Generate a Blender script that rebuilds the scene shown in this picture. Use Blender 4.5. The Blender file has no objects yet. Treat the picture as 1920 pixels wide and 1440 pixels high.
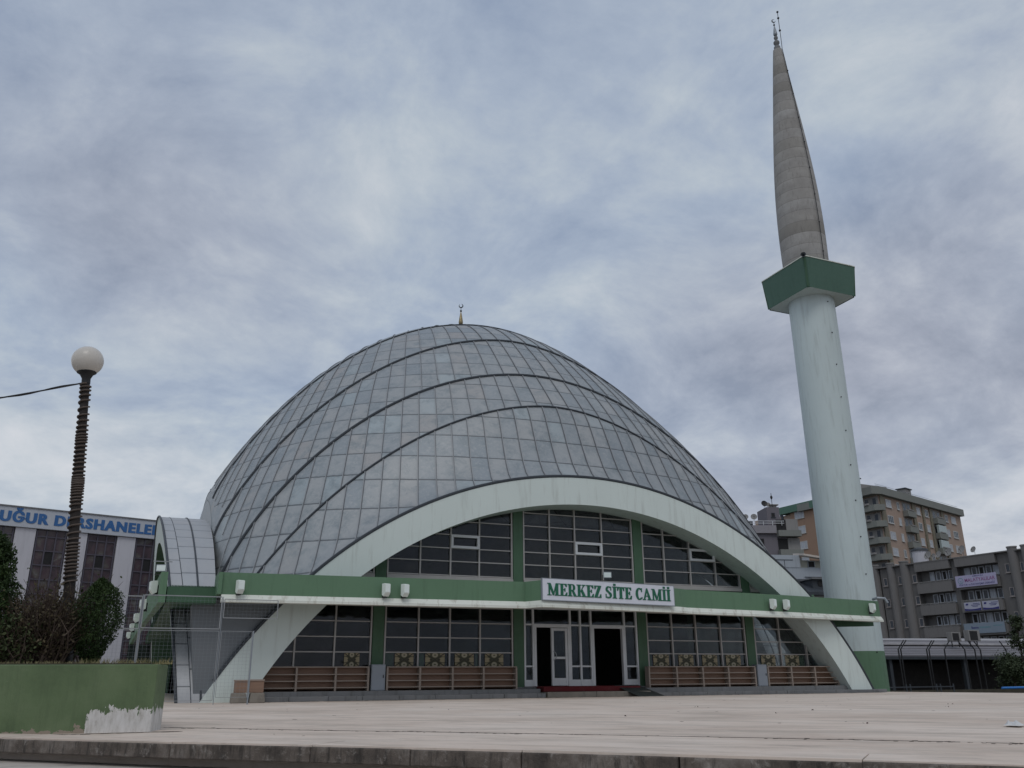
import bpy, bmesh, math, random
from mathutils import Vector, Matrix
import numpy as np
R_ = math.radians
SC = bpy.context.scene
COL = SC.collection
random.seed(7)

# ------------------------------------------------------------------ camera
cam_d = bpy.data.cameras.new("camera"); cam = bpy.data.objects.new("camera", cam_d); COL.objects.link(cam)
RT = Vector((0.91994858, -0.39197433, -0.00712365)); DN = Vector((0.12216991, 0.30389934, -0.94483845)); FW = Vector((0.37251729, 0.86833249, 0.32745923))
m = Matrix.Identity(4)
for i in range(3):
    m[i][0] = RT[i]; m[i][1] = -DN[i]; m[i][2] = -FW[i]
m.translation = Vector((0, 0, 0.6))
cam.matrix_world = m
cam_d.sensor_width = 36; cam_d.lens = 36 * 1604.378 / 1920
cam_d.clip_start = 0.05; cam_d.clip_end = 3000
SC.camera = cam
SC.render.resolution_x = 1024; SC.render.resolution_y = 768
SC.view_settings.view_transform = 'Standard'; SC.view_settings.look = 'None'
SC.view_settings.exposure = 0.16; SC.view_settings.gamma = 1.0

# ------------------------------------------------------------------ world: overcast daylight
SUN_EL, SUN_AZ = R_(52), R_(205)      # azimuth measured clockwise from +Y
W = bpy.data.worlds.new("World"); SC.world = W; W.use_nodes = True
nt = W.node_tree; N = nt.nodes; L = nt.links
for n in list(N): N.remove(n)
wout = N.new('ShaderNodeOutputWorld'); bg = N.new('ShaderNodeBackground'); bg.inputs[1].default_value = 0.1
L.new(bg.outputs[0], wout.inputs[0])
sky = N.new('ShaderNodeTexSky'); sky.sky_type = 'NISHITA'; sky.sun_disc = False
sky.sun_elevation = SUN_EL; sky.sun_rotation = SUN_AZ
tc = N.new('ShaderNodeTexCoord'); sx = N.new('ShaderNodeSeparateXYZ'); L.new(tc.outputs['Generated'], sx.inputs[0])
def wm(op, a, b=None, c=None):
    n = N.new('ShaderNodeMath'); n.operation = op
    for i, v in enumerate((a, b, c)):
        if v is None: continue
        if isinstance(v, (int, float)): n.inputs[i].default_value = v
        else: L.new(v, n.inputs[i])
    return n.outputs[0]
zz = wm('ADD', wm('MAXIMUM', sx.outputs[2], 0.0), 0.32)
cx = wm('DIVIDE', sx.outputs[0], zz); cy = wm('DIVIDE', sx.outputs[1], zz)
cb = N.new('ShaderNodeCombineXYZ'); L.new(cx, cb.inputs[0]); L.new(cy, cb.inputs[1]); cb.inputs[2].default_value = SKYSEED = 3.7
def wnoise(scale, det, rough, dist, off):
    mp = N.new('ShaderNodeMapping'); L.new(cb.outputs[0], mp.inputs[0]); mp.inputs['Location'].default_value = off
    n = N.new('ShaderNodeTexNoise'); L.new(mp.outputs[0], n.inputs['Vector'])
    n.inputs['Scale'].default_value = scale; n.inputs['Detail'].default_value = det
    n.inputs['Roughness'].default_value = rough; n.inputs['Distortion'].default_value = dist
    return n.outputs[0]
def wramp(fac, stops):
    r = N.new('ShaderNodeValToRGB'); L.new(fac, r.inputs[0]); e = r.color_ramp.elements
    while len(e) > 1: e.remove(e[-1])
    e[0].position = stops[0][0]; e[0].color = (*stops[0][1], 1)
    for p, c in stops[1:]:
        k = e.new(p); k.color = (*c, 1)
    return r.outputs[0]
SO = (7.7, 4.0, 0)
big = wnoise(0.95, 3, 0.5, 0.2, SO); fine = wnoise(3.6, 8, 0.62, 0.35, (SO[0] + 2.8, SO[1] + 1.8, 0)); wisp = wnoise(11.0, 5, 0.6, 0.2, (0.4, 7.7, 0)); hue = wnoise(0.7, 2, 0.5, 0.0, (SO[0] + 9.1, SO[1] + 3.3, 0))
dens = wm('ADD', wm('ADD', wm('MULTIPLY', big, 0.46), wm('MULTIPLY', fine, 0.42)), wm('MULTIPLY', wisp, 0.12))
blue = wramp(dens, [(0.37, (2.6, 3.2, 4.3)), (0.45, (3.5, 4.1, 5.05)), (0.51, (4.35, 4.9, 5.5)), (0.565, (5.2, 5.6, 6.0)), (0.63, (6.0, 6.2, 6.5))])
grey = wramp(dens, [(0.37, (2.35, 2.5, 3.0)), (0.45, (3.35, 3.5, 4.1)), (0.51, (4.3, 4.45, 5.05)), (0.565, (5.2, 5.3, 5.8)), (0.63, (6.0, 6.0, 6.4))])
hm = N.new('ShaderNodeMixRGB'); L.new(wm('MULTIPLY_ADD', wm('SUBTRACT', hue, 0.5), 5.0, 0.5), hm.inputs[0]);
L.new(blue, hm.inputs[1]); L.new(grey, hm.inputs[2]); cloud = hm.outputs[0]
mix = N.new('ShaderNodeMixRGB'); mix.inputs[0].default_value = 0.93
L.new(sky.outputs[0], mix.inputs[1]); L.new(cloud, mix.inputs[2])
L.new(mix.outputs[0], bg.inputs[0])

# ------------------------------------------------------------------ soft sun behind the cloud
sun_d = bpy.data.lights.new("sun", 'SUN'); sun_d.energy = 0.6; sun_d.angle = R_(25); sun_d.color = (1, 0.965, 0.92)
sun = bpy.data.objects.new("sun", sun_d); COL.objects.link(sun)
sd = Vector((math.sin(SUN_AZ) * math.cos(SUN_EL), math.cos(SUN_AZ) * math.cos(SUN_EL), math.sin(SUN_EL)))
sun.rotation_euler = sd.to_track_quat('Z', 'Y').to_euler(); sun.location = (0, -20, 60)

# ------------------------------------------------------------------ mesh helpers
ORIG = {}
def thing(name, label, cat, loc=(0, 0, 0), group=None):
    o = bpy.data.objects.new(name, None); COL.objects.link(o); o.location = loc; o.empty_display_size = 0.3
    o['label'] = label; o['category'] = cat
    if group: o['group'] = group
    ORIG[o] = Vector(loc); return o
def tag(o, label, cat, group=None):
    o['label'] = label; o['category'] = cat
    if group: o['group'] = group
    return o
def structure(o): o['kind'] = 'structure'; return o

class MB:
    def __init__(s): s.v = []; s.f = []; s.mi = []; s.uv = {}; s.cur = 0
    def face(s, idx): s.f.append(tuple(idx)); s.mi.append(s.cur)
    def poly(s, pts):
        i = len(s.v); s.v += [Vector(p) for p in pts]; s.face(range(i, i + len(pts)))
    def hexa(s, p):          # 8 corners: bottom 4 ccw, top 4 ccw
        i = len(s.v); s.v += [Vector(q) for q in p]
        for q in ((3, 2, 1, 0), (4, 5, 6, 7), (0, 1, 5, 4), (1, 2, 6, 5), (2, 3, 7, 6), (3, 0, 4, 7)): s.face([i + k for k in q])
        return s
    def box(s, x0, y0, z0, x1, y1, z1):
        if x0 > x1: x0, x1 = x1, x0
        if y0 > y1: y0, y1 = y1, y0
        if z0 > z1: z0, z1 = z1, z0
        return s.hexa([(x0, y0, z0), (x1, y0, z0), (x1, y1, z0), (x0, y1, z0), (x0, y0, z1), (x1, y0, z1), (x1, y1, z1), (x0, y1, z1)])
    def bar(s, a, b, w, h=None, up=(0, 0, 1)):
        a = Vector(a); b = Vector(b); h = h or w; d = (b - a).normalized(); up = Vector(up)
        if abs(d.dot(up)) > 0.98: up = Vector((0, 1, 0))
        x = d.cross(up).normalized() * (w / 2); y = x.cross(d).normalized() * (h / 2)
        return s.hexa([a - x - y, a + x - y, b + x - y, b - x - y, a - x + y, a + x + y, b + x + y, b - x + y])
    def prism(s, pts, vec):
        vec = Vector(vec); i = len(s.v); n = len(pts)
        s.v += [Vector(p) for p in pts] + [Vector(p) + vec for p in pts]
        s.face(range(i + n - 1, i - 1, -1)); s.face(range(i + n, i + 2 * n))
        for k in range(n): s.face((i + k, i + (k + 1) % n, i + n + (k + 1) % n, i + n + k))
        return s
    def tube(s, path, r, n=8, cap=True, closed=False):
        path = [Vector(p) for p in path]; m_ = len(path); rs = r if isinstance(r, (list, tuple)) else [r] * m_
        base = len(s.v); prev = None
        for k, p in enumerate(path):
            d = (path[min(k + 1, m_ - 1)] - path[max(k - 1, 0)]).normalized()
            u = prev if prev is not None else (Vector((0, 0, 1)) if abs(d.z) < 0.9 else Vector((1, 0, 0)))
            u = (u - d * u.dot(d)).normalized(); prev = u; w = d.cross(u)
            for j in range(n):
                a = 2 * math.pi * j / n; s.v.append(p + (u * math.cos(a) + w * math.sin(a)) * rs[k])
        for k in range(m_ - 1):
            for j in range(n):
                a = base + k * n + j; b = base + k * n + (j + 1) % n; s.face((a, b, b + n, a + n))
        if cap: s.face(range(base + n - 1, base - 1, -1)); s.face(range(base + (m_ - 1) * n, base + m_ * n))
        return s
    def lathe(s, prof, c, n=24, axis=(0, 0, 1), cap=True):
        ax = Vector(axis).normalized(); u = ax.orthogonal().normalized(); w = ax.cross(u); c = Vector(c); base = len(s.v)
        for r, z in prof:
            for j in range(n):
                a = 2 * math.pi * j / n; s.v.append(c + ax * z + (u * math.cos(a) + w * math.sin(a)) * max(r, 1e-4))
        for k in range(len(prof) - 1):
            for j in range(n):
                a = base + k * n + j; b = base + k * n + (j + 1) % n; s.face((a, b, b + n, a + n))
        if cap: s.face(range(base + n - 1, base - 1, -1)); s.face(range(base + (len(prof) - 1) * n, base + len(prof) * n))
        return s
    def ball(s, c, r, n=20, squash=1.0):
        return s.lathe([(r * math.sin(math.pi * k / n), -r * squash * math.cos(math.pi * k / n)) for k in range(n + 1)], c, n * 2, cap=False)
    def grid(s, rows, uvs=None):
        i = len(s.v); n = len(rows[0])
        for r in rows: s.v += [Vector(p) for p in r]
        for a in range(len(rows) - 1):
            for b in range(n - 1):
                q = (i + a * n + b, i + a * n + b + 1, i + (a + 1) * n + b + 1, i + (a + 1) * n + b)
                if uvs: s.uv[len(s.f)] = [uvs[a][b], uvs[a][b + 1], uvs[a + 1][b + 1], uvs[a + 1][b]]
                s.face(q)
        return s
    def build(s, name, mat, parent=None, smooth=False, bevel=0, fixn=True):
        root = parent
        while root is not None and root.parent is not None: root = root.parent
        off = ORIG.get(root, Vector((0, 0, 0))) if root is not None else Vector((0, 0, 0))
        me = bpy.data.meshes.new(name)
        if root is None and s.v:          # a top-level mesh gets its origin at its base
            lo = Vector([min(v[i] for v in s.v) for i in range(3)]); hi = Vector([max(v[i] for v in s.v) for i in range(3)])
            off = Vector(((lo.x + hi.x) / 2, (lo.y + hi.y) / 2, lo.z))
        me.from_pydata([v - off for v in s.v], [], s.f)
        mats = mat if isinstance(mat, (list, tuple)) else [mat]
        for q in mats: me.materials.append(q)
        for p, k in zip(me.polygons, s.mi):
            p.material_index = k; p.use_smooth = smooth
        if s.uv:
            ul = me.uv_layers.new(name='UVMap')
            for pi, p in enumerate(me.polygons):
                if pi in s.uv:
                    for li, c in zip(p.loop_indices, s.uv[pi]): ul.data[li].uv = c
        if fixn:
            bm = bmesh.new(); bm.from_mesh(me); bmesh.ops.recalc_face_normals(bm, faces=bm.faces); bm.to_mesh(me); bm.free()
        me.update()
        o = bpy.data.objects.new(name, me); COL.objects.link(o)
        if parent is not None: o.parent = parent
        else: o.location = off; ORIG[o] = off
        if bevel:
            b = o.modifiers.new('bevel', 'BEVEL'); b.width = bevel; b.segments = 2; b.limit_method = 'ANGLE'; b.angle_limit = R_(40)
        if smooth:
            try: me.set_sharp_from_angle(angle=R_(42))
            except Exception: pass
        return o
def dup(root, loc, label=None):
    r = root.copy(); COL.objects.link(r); r.location = loc
    if label: r['label'] = label
    for ch in list(root.children):
        c = ch.copy(); COL.objects.link(c); c.parent = r
        for g in list(ch.children):
            d = g.copy(); COL.objects.link(d); d.parent = c
    return r

# ------------------------------------------------------------------ materials
def nodes(name):
    mt = bpy.data.materials.new(name); mt.use_nodes = True
    t = mt.node_tree; b = t.nodes['Principled BSDF']; return mt, t.nodes, t.links, b
def mth(N, L, op, a, b=None, c=None):
    n = N.new('ShaderNodeMath'); n.operation = op
    for i, v in enumerate((a, b, c)):
        if v is None: continue
        if isinstance(v, (int, float)): n.inputs[i].default_value = v
        else: L.new(v, n.inputs[i])
    return n.outputs[0]
def noise(N, L, vec, scale, det=4, rough=0.55, dist=0.0, stretch=None, loc=(0, 0, 0)):
    if stretch or loc != (0, 0, 0):
        mp = N.new('ShaderNodeMapping'); L.new(vec, mp.inputs[0]); mp.inputs['Scale'].default_value = stretch or (1, 1, 1); mp.inputs['Location'].default_value = loc; vec = mp.outputs[0]
    n = N.new('ShaderNodeTexNoise'); L.new(vec, n.inputs['Vector']); n.inputs['Scale'].default_value = scale
    n.inputs['Detail'].default_value = det; n.inputs['Roughness'].default_value = rough; n.inputs['Distortion'].default_value = dist
    return n.outputs[0]
def ramp(N, L, fac, stops, interp='LINEAR'):
    r = N.new('ShaderNodeValToRGB'); L.new(fac, r.inputs[0]); r.color_ramp.interpolation = interp; e = r.color_ramp.elements
    while len(e) > 1: e.remove(e[-1])
    def col(c): return (c, c, c, 1) if isinstance(c, (int, float)) else (*c, 1)
    e[0].position = stops[0][0]; e[0].color = col(stops[0][1])
    for p, c in stops[1:]:
        k = e.new(p); k.color = col(c)
    return r.outputs[0]
def mixc(N, L, fac, a, b, mode='MIX'):
    n = N.new('ShaderNodeMixRGB'); n.blend_type = mode
    for i, v in ((0, fac), (1, a), (2, b)):
        if isinstance(v, (int, float)): n.inputs[i].default_value = v if i == 0 else (v, v, v, 1)
        elif isinstance(v, tuple): n.inputs[i].default_value = (*v, 1)
        else: L.new(v, n.inputs[i])
    return n.outputs[0]
def bump(N, L, b, h, strength=0.3, dist=0.02):
    n = N.new('ShaderNodeBump'); n.inputs['Strength'].default_value = strength; n.inputs['Distance'].default_value = dist
    L.new(h, n.inputs['Height']); L.new(n.outputs[0], b.inputs['Normal'])
def objco(N): return N.new('ShaderNodeTexCoord').outputs['Object']
def paint(name, c, rough=0.6, var=0.18, scale=1.2, streak=True, dirt=(0.10, 0.095, 0.085), dirt_amt=0.35, bmp=0.12, metal=0.0):
    """weathered painted / plastered surface: slow tone variation, rain streaks, small stains"""
    mt, N, L, b = nodes(name); co = objco(N)
    n1 = noise(N, L, co, scale, 5, 0.6)
    base = mixc(N, L, n1, tuple(x * (1 - var) for x in c), tuple(min(1, x * (1 + var)) for x in c))
    if dirt_amt:
        n2 = noise(N, L, co, 2.2, 6, 0.65, stretch=(2.2, 2.2, 0.22) if streak else (1, 1, 1))
        fac = mth(N, L, 'MULTIPLY', ramp(N, L, n2, [(0.52, 0.0), (0.78, 1.0)]), dirt_amt)
        base = mixc(N, L, fac, base, dirt)
    L.new(base, b.inputs['Base Color'])
    rr = ramp(N, L, noise(N, L, co, 6, 3), [(0.3, max(0, rough - 0.1)), (0.7, min(1, rough + 0.1))]); L.new(rr, b.inputs['Roughness'])
    b.inputs['Metallic'].default_value = metal; b.inputs['Specular IOR Level'].default_value = 0.35
    if bmp: bump(N, L, b, noise(N, L, co, 22, 5, 0.6), bmp, 0.02)
    return mt
def glass(name, tint=(0.74, 0.77, 0.76), refl=0.0, dusty=0.26):
    """thin dark window glass: sees through to the dim room, mirrors the sky, a little dust"""
    mt, N, L, b = nodes(name); N.remove(b); out = N['Material Output']
    co = objco(N)
    tr = N.new('ShaderNodeBsdfTransparent'); tr.inputs[0].default_value = (*tint, 1)
    gl = N.new('ShaderNodeBsdfGlossy'); gl.inputs['Roughness'].default_value = 0.05; gl.inputs[0].default_value = (0.9, 0.93, 1, 1)
    bm_ = N.new('ShaderNodeBump'); bm_.inputs['Strength'].default_value = 0.16; bm_.inputs['Distance'].default_value = 0.08
    L.new(noise(N, L, co, 1.1, 2), bm_.inputs['Height']); L.new(bm_.outputs[0], gl.inputs['Normal'])
    fr = N.new('ShaderNodeFresnel'); fr.inputs[0].default_value = 1.5
    m1 = N.new('ShaderNodeMixShader'); L.new(mth(N, L, 'MINIMUM', mth(N, L, 'MULTIPLY_ADD', fr.outputs[0], 0.58, refl), 1.0), m1.inputs[0]); L.new(tr.outputs[0], m1.inputs[1]); L.new(gl.outputs[0], m1.inputs[2])
    df = N.new('ShaderNodeBsdfDiffuse'); df.inputs[0].default_value = (0.07, 0.08, 0.08, 1)
    m2 = N.new('ShaderNodeMixShader'); dm = ramp(N, L, noise(N, L, co, 1.7, 6, 0.7), [(0.42, 0.0), (0.8, dusty)])
    L.new(dm, m2.inputs[0]); L.new(m1.outputs[0], m2.inputs[1]); L.new(df.outputs[0], m2.inputs[2]); L.new(m2.outputs[0], out.inputs[0])
    return mt
def plain(name, c, rough=0.5, metal=0.0, var=0.12):
    return paint(name, c, rough, var, 3.0, False, dirt_amt=0.15, bmp=0.05, metal=metal)

M = {}
M['white'] = paint('white_paint', (0.60, 0.675, 0.65), 0.6, 0.07, 0.5, True, (0.26, 0.27, 0.24), 0.42)
M['rim'] = paint('white_rim_paint', (0.66, 0.69, 0.63), 0.6, 0.10, 1.5, True, (0.20, 0.16, 0.10), 0.8)
M['green'] = paint('green_paint', (0.105, 0.195, 0.118), 0.55, 0.10, 0.6, True, (0.055, 0.10, 0.06), 0.45)
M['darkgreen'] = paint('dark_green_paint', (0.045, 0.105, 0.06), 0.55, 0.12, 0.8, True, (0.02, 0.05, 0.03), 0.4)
M['alu'] = plain('aluminium_frame', (0.40, 0.385, 0.37), 0.45, 0.25)
M['whiteframe'] = plain('white_frame', (0.62, 0.64, 0.66), 0.4)
M['glass'] = glass('window_glass')
M['dark'] = plain('dark_interior', (0.02, 0.02, 0.02), 0.8)
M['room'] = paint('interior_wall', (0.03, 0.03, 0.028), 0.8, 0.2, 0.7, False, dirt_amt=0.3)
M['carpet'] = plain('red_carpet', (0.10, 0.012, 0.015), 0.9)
M['stone'] = paint('grey_stone', (0.17, 0.175, 0.18), 0.75, 0.25, 1.5, True, (0.05, 0.05, 0.045), 0.7, 0.3)
M['wood'] = None
M['steel'] = plain('galvanised_steel', (0.30, 0.315, 0.325), 0.4, 0.5)
M['greymetal'] = plain('grey_metal', (0.24, 0.27, 0.30), 0.45, 0.2)
M['black'] = plain('black_metal', (0.02, 0.021, 0.023), 0.5)
M['gold'] = plain('aged_brass', (0.26, 0.21, 0.12), 0.35, 0.8)
M['darklead'] = paint('dark_lead', (0.042, 0.050, 0.060), 0.55, 0.35, 3.0, True, (0.02, 0.022, 0.027), 0.4)
def lead(name, hue):
    mt, N, L, b = nodes(name); co = objco(N)
    uv = N.new('ShaderNodeUVMap').outputs[0]; sp = N.new('ShaderNodeSeparateXYZ'); L.new(uv, sp.inputs[0])
    cu = N.new('ShaderNodeCombineXYZ'); L.new(mth(N, L, 'FLOOR', sp.outputs[0]), cu.inputs[0]); L.new(mth(N, L, 'FLOOR', sp.outputs[1]), cu.inputs[1])
    wn = N.new('ShaderNodeTexWhiteNoise'); wn.noise_dimensions = '3D'; L.new(cu.outputs[0], wn.inputs['Vector'])
    tone = ramp(N, L, wn.outputs['Value'], [(0.0, (0.225, 0.265, 0.30)), (0.25, (0.285, 0.315, 0.338)), (0.62, (0.322, 0.342, 0.355)), (0.82, (0.345, 0.355, 0.358)), (0.90, (0.315, 0.302, 0.298)), (0.93, (0.31, 0.37, 0.40)), (1.0, (0.36, 0.415, 0.44))])
    patches = noise(N, L, co, 0.22, 4, 0.6)
    tone = mixc(N, L, ramp(N, L, patches, [(0.35, 0.10), (0.68, 0.65)]), tone, (0.318, 0.338, 0.350))
    st = noise(N, L, co, 1.6, 6, 0.68, 0.3); st2 = noise(N, L, co, 7.0, 6, 0.7)
    tone = mixc(N, L, ramp(N, L, st, [(0.34, 0.75), (0.54, 0.0)]), tone, (0.19, 0.225, 0.245))
    tone = mixc(N, L, ramp(N, L, st2, [(0.50, 0.0), (0.74, 0.6)]), tone, (0.40, 0.41, 0.415))
    fr = mth(N, L, 'FRACT', sp.outputs[1]); wob = noise(N, L, co, 2.0, 2)
    ln = mth(N, L, 'LESS_THAN', fr, mth(N, L, 'MULTIPLY_ADD', wob, 0.05, 0.022))
    lap = mth(N, L, 'MULTIPLY', ramp(N, L, fr, [(0.02, 1.0), (0.13, 0.0)]), 0.20)
    if hue: tone = mixc(N, L, hue[0], tone, hue[1])
    tone = mixc(N, L, lap, tone, (0.10, 0.115, 0.13)); tone = mixc(N, L, mth(N, L, 'MULTIPLY', ln, 0.72), tone, (0.06, 0.07, 0.08))
    L.new(tone, b.inputs['Base Color']); b.inputs['Metallic'].default_value = 0.25
    L.new(ramp(N, L, st, [(0.3, 0.40), (0.7, 0.58)]), b.inputs['Roughness'])
    h = mth(N, L, 'ADD', mth(N, L, 'MULTIPLY', noise(N, L, co, 1.1, 3), 1.0), mth(N, L, 'MULTIPLY', fr, 0.25)); bump(N, L, b, h, 0.35, 0.06)
    return mt
M['lead'] = lead('lead_sheet', None)
M['lead_blue'] = lead('blue_grey_lead_sheet', (0.65, (0.55, 0.60, 0.64)))
M['gap'] = plain('seam_shade', (0.15, 0.16, 0.175), 0.6)  # dark tone for the painted shade beside the dome seams
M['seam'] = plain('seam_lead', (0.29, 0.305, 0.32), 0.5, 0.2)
M['lead_pale'] = lead('pale_lead_sheet', (0.66, (0.44, 0.445, 0.46)))

# ================================================================== MOSQUE
XC = 16.5; YC = 46.5; HW = 13.8
KY = np.array([30.5, 33.3, 35.2, 38.2, 41.7, 46.5])
KP = np.array([7.91, 11.701, 13.807, 16.722, 18.95, 20.181]) + 0.6
KE = np.array([-0.743, 1.242, 3.131, 5.867, 8.1, 9.2]) + 0.6
KQ = np.array([1.761, 1.841, 1.954, 1.859, 1.97, 1.943]); KR = np.array([0.653, 0.784, 0.728, 0.773, 0.823, 0.944])
def spl(Y, vals):
    Y = YC - abs(YC - Y); x = np.concatenate([KY, (2 * YC - KY)[-2::-1]]); y = np.concatenate([vals, vals[-2::-1]])
    n = len(x); h = np.diff(x); A = np.eye(n); b = np.zeros(n)
    for i in range(1, n - 1):
        A[i, i-1] = h[i-1]; A[i, i] = 2 * (h[i-1] + h[i]); A[i, i+1] = h[i]; b[i] = 6 * ((y[i+1]-y[i])/h[i] - (y[i]-y[i-1])/h[i-1])
    Mm = np.linalg.solve(A, b); i = int(np.clip(np.searchsorted(x, Y) - 1, 0, n - 2)); t = Y - x[i]; hh = h[i]
    return y[i] + t * ((y[i+1]-y[i])/hh - hh*(2*Mm[i]+Mm[i+1])/6) + Mm[i]/2*t*t + (Mm[i+1]-Mm[i])/(6*hh)*t**3
AR, AZ = 15.4, -6.97            # front arch outer circle
def arch_z(x, r=AR, z0=AZ): return z0 + math.sqrt(max(r * r - x * x, 0.0))
def lean(u): return 0.30 * min(1.0, abs(u) * 1.5) if u < 0 else 0.0      # the left half of the arch is set a little wider
def rib_curve(Y, n=240):
    """dome section across the building at depth Y, as points equally spaced along the curve"""
    P, e, q, r = (float(spl(Y, k)) for k in (KP, KE, KQ, KR))
    us = np.linspace(-1, 1, 801); us = np.sign(us) * (1 - (1 - np.abs(us)) ** 1.8)
    z = e + (P - e) * np.clip(1 - np.abs(us) ** q, 0, 1) ** r
    d = min(abs(Y - 30.5), abs(Y - (2 * YC - 30.5)))
    if d < 2.8:
        w = 1 - d / 2.8; w = w * w * (3 - 2 * w)
        za = np.array([max(arch_z(u * HW + lean(u)), -0.2) for u in us]); z = z * (1 - w) + za * w
    x = XC + us * HW
    s = np.concatenate([[0], np.cumsum(np.hypot(np.diff(x), np.diff(z)))]); t = np.linspace(0, s[-1], n)
    return [Vector((a, Y, c)) for a, c in zip(np.interp(t, s, x), np.interp(t, s, z))]
# arc length up the middle of the dome as a function of height, used to space the sheet laps
ys = np.linspace(30.5, YC, 200); ps = np.array([float(spl(y, KP)) for y in ys]); sl = np.concatenate([[0], np.cumsum(np.hypot(np.diff(ys), np.diff(ps)))])
def lap_s(z): return float(np.interp(z, ps, sl)) if z > ps[0] else (z - ps[0]) * 1.0
mosque = thing('mosque', 'large grey lead domed mosque with white arch and green canopy on the plaza', 'mosque', (XC, YC, 0))
ribsY = [30.5, 33.3, 35.2, 38.2, 41.7, 51.3, 54.8, 57.8, 59.7, 62.5]
def conv0(Y): return (58.0 - (YC - abs(YC - Y))) / 27.5          # seams draw together towards the crown
SEAM = 0.76; CEN = Vector((XC, YC, 3))
for k in range(9):
    y0, y1 = ribsY[k], ribsY[k + 1]; nr = 9 if k != 4 else 22
    mb = MB(); rows = []; uvs = []; off = random.random() * 0.8; sh = random.uniform(0, 0.35)
    lap = random.uniform(1.2, 1.36); cm = conv0((y0 + min(y1, YC)) / 2) if y0 < YC else conv0((y1 + max(y0, YC)) / 2); conv = lambda Y: conv0(Y) / cm
    for a in range(nr):
        Y = y0 + (y1 - y0) * a / (nr - 1); c = rib_curve(Y, 181); rows.append(c)
        uvs.append([((p.x - XC) / conv(Y) / SEAM + sh + 100 + k * 57, lap_s(p.z) / lap + off + 40) for p in c])
    mb.grid(rows, uvs)
    # standing seams are folded from the same sheets, so they belong to the strip
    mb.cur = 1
    for j in range(-48, 49):
        path = []
        for r in rows:
            x = XC + (j - sh) * SEAM * conv(r[0].y)
            if abs(x - XC) > HW - 0.03:
                path.append(None); continue
            xs_ = [p.x for p in r]; z = float(np.interp(x, xs_, [p.z for p in r])); p = Vector((x, r[0].y, z)); path.append(p + (p - CEN).normalized() * 0.02)
        for a in range(len(path) - 1):
            if path[a] is not None and path[a + 1] is not None:
                mb.cur = 1; mb.bar(path[a], path[a + 1], 0.026, 0.05, (path[a] - CEN).normalized()); mb.cur = 2; dxs = Vector((-0.026, 0, 0)) if path[a].x > XC - 5 else Vector((0.026, 0, 0)); mb.bar(path[a] + dxs, path[a + 1] + dxs, 0.022, 0.022, (path[a] - CEN).normalized())  # dark strip along one side of each seam paints its shade
    mb.build('dome_shell', [M['lead'], M['seam'], M['gap']], mosque, smooth=True)  # M['gap'] is the painted shade beside the seams
for Y in ribsY[1:-1]:
    c = rib_curve(Y, 121); cen = Vector((XC, YC, 3)); rb = MB(); rad = 0.06 if Y in (35.2, 38.2, 51.3, 54.8, 57.8) else 0.042
    pts = [p + (p - cen).normalized() * 0.03 for p in c]
    rb.tube(pts, rad, 6); rb.build('dome_rib', M['darklead'], mosque, smooth=True)
# side skirts that close the dome down onto the porches
for sx_ in (-1, 1):
    mb = MB(); yy_ = np.linspace(30.6, 62.4, 60); top = [float(spl(y, KE)) for y in yy_]
    rows = [[Vector((XC + sx_ * (HW - 0.02 + o_), y, max(-0.3, t - d_))) for y, t in zip(yy_, top)] for d_, o_ in ((0, 0), (0.7, 0.14), (1.5, 0.24), (3.0, 0.34))]
    mb.grid(rows, [[(y / 0.8, (7 - d_) / 1.3) for y in yy_] for d_ in (0, 0.7, 1.5, 3.0)]); mb.build('dome_skirt', M['lead'], mosque, smooth=True)
# dark drip edge of the roof along the front and rear arches
for Y, s_ in ((30.44, 1), (62.56, -1)):
    e = MB(); e.tube([Vector((XC + AR * math.sin(a) - ((0.09 * max(0, 3.2 - AZ - AR * math.cos(a)) + lean(a / 1.127)) if a < 0 and s_ > 0 else 0), Y, AZ + AR * math.cos(a) + 0.03)) for a in np.linspace(-1.055, 1.10, 90)], 0.06, 6)
    e.build('roof_edge', M['darklead'], mosque, smooth=True)

# ---- front arch: a thick white ring whose left leg spreads a little at the foot
AR2, AZ2 = 14.4, -7.1
def ring(nm, Y0, Y1, mat_, par, flare):
    mb = MB(); A = np.linspace(-1, 1, 121); f0, f1, b0, b1 = [], [], [], []
    amax_o = math.acos((-0.35 - AZ) / AR); amax_i = math.acos((-0.35 - AZ2) / AR2)
    for t in A:
        ao = t * amax_o; ai = t * amax_i; ro = AR - 0.03
        xo, zo = XC + ro * math.sin(ao), AZ + ro * math.cos(ao); xi, zi = XC + AR2 * math.sin(ai), AZ2 + AR2 * math.cos(ai)
        if flare: xo -= lean(t); xi -= lean(t)
        if flare and t < 0: xo -= 0.09 * max(0, 3.2 - zo)
        f0.append(Vector((xo, Y0, zo))); f1.append(Vector((xi, Y0, zi))); b0.append(Vector((xo, Y1, zo))); b1.append(Vector((xi, Y1, zi)))
    mb.grid([b0, f0, f1, b1, b0]); return mb.build(nm, mat_, par)
arch = ring('front_arch', 30.42, 31.72, M['white'], mosque, True)
ring('rear_arch', 61.3, 62.58, M['white'], mosque, False)
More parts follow.
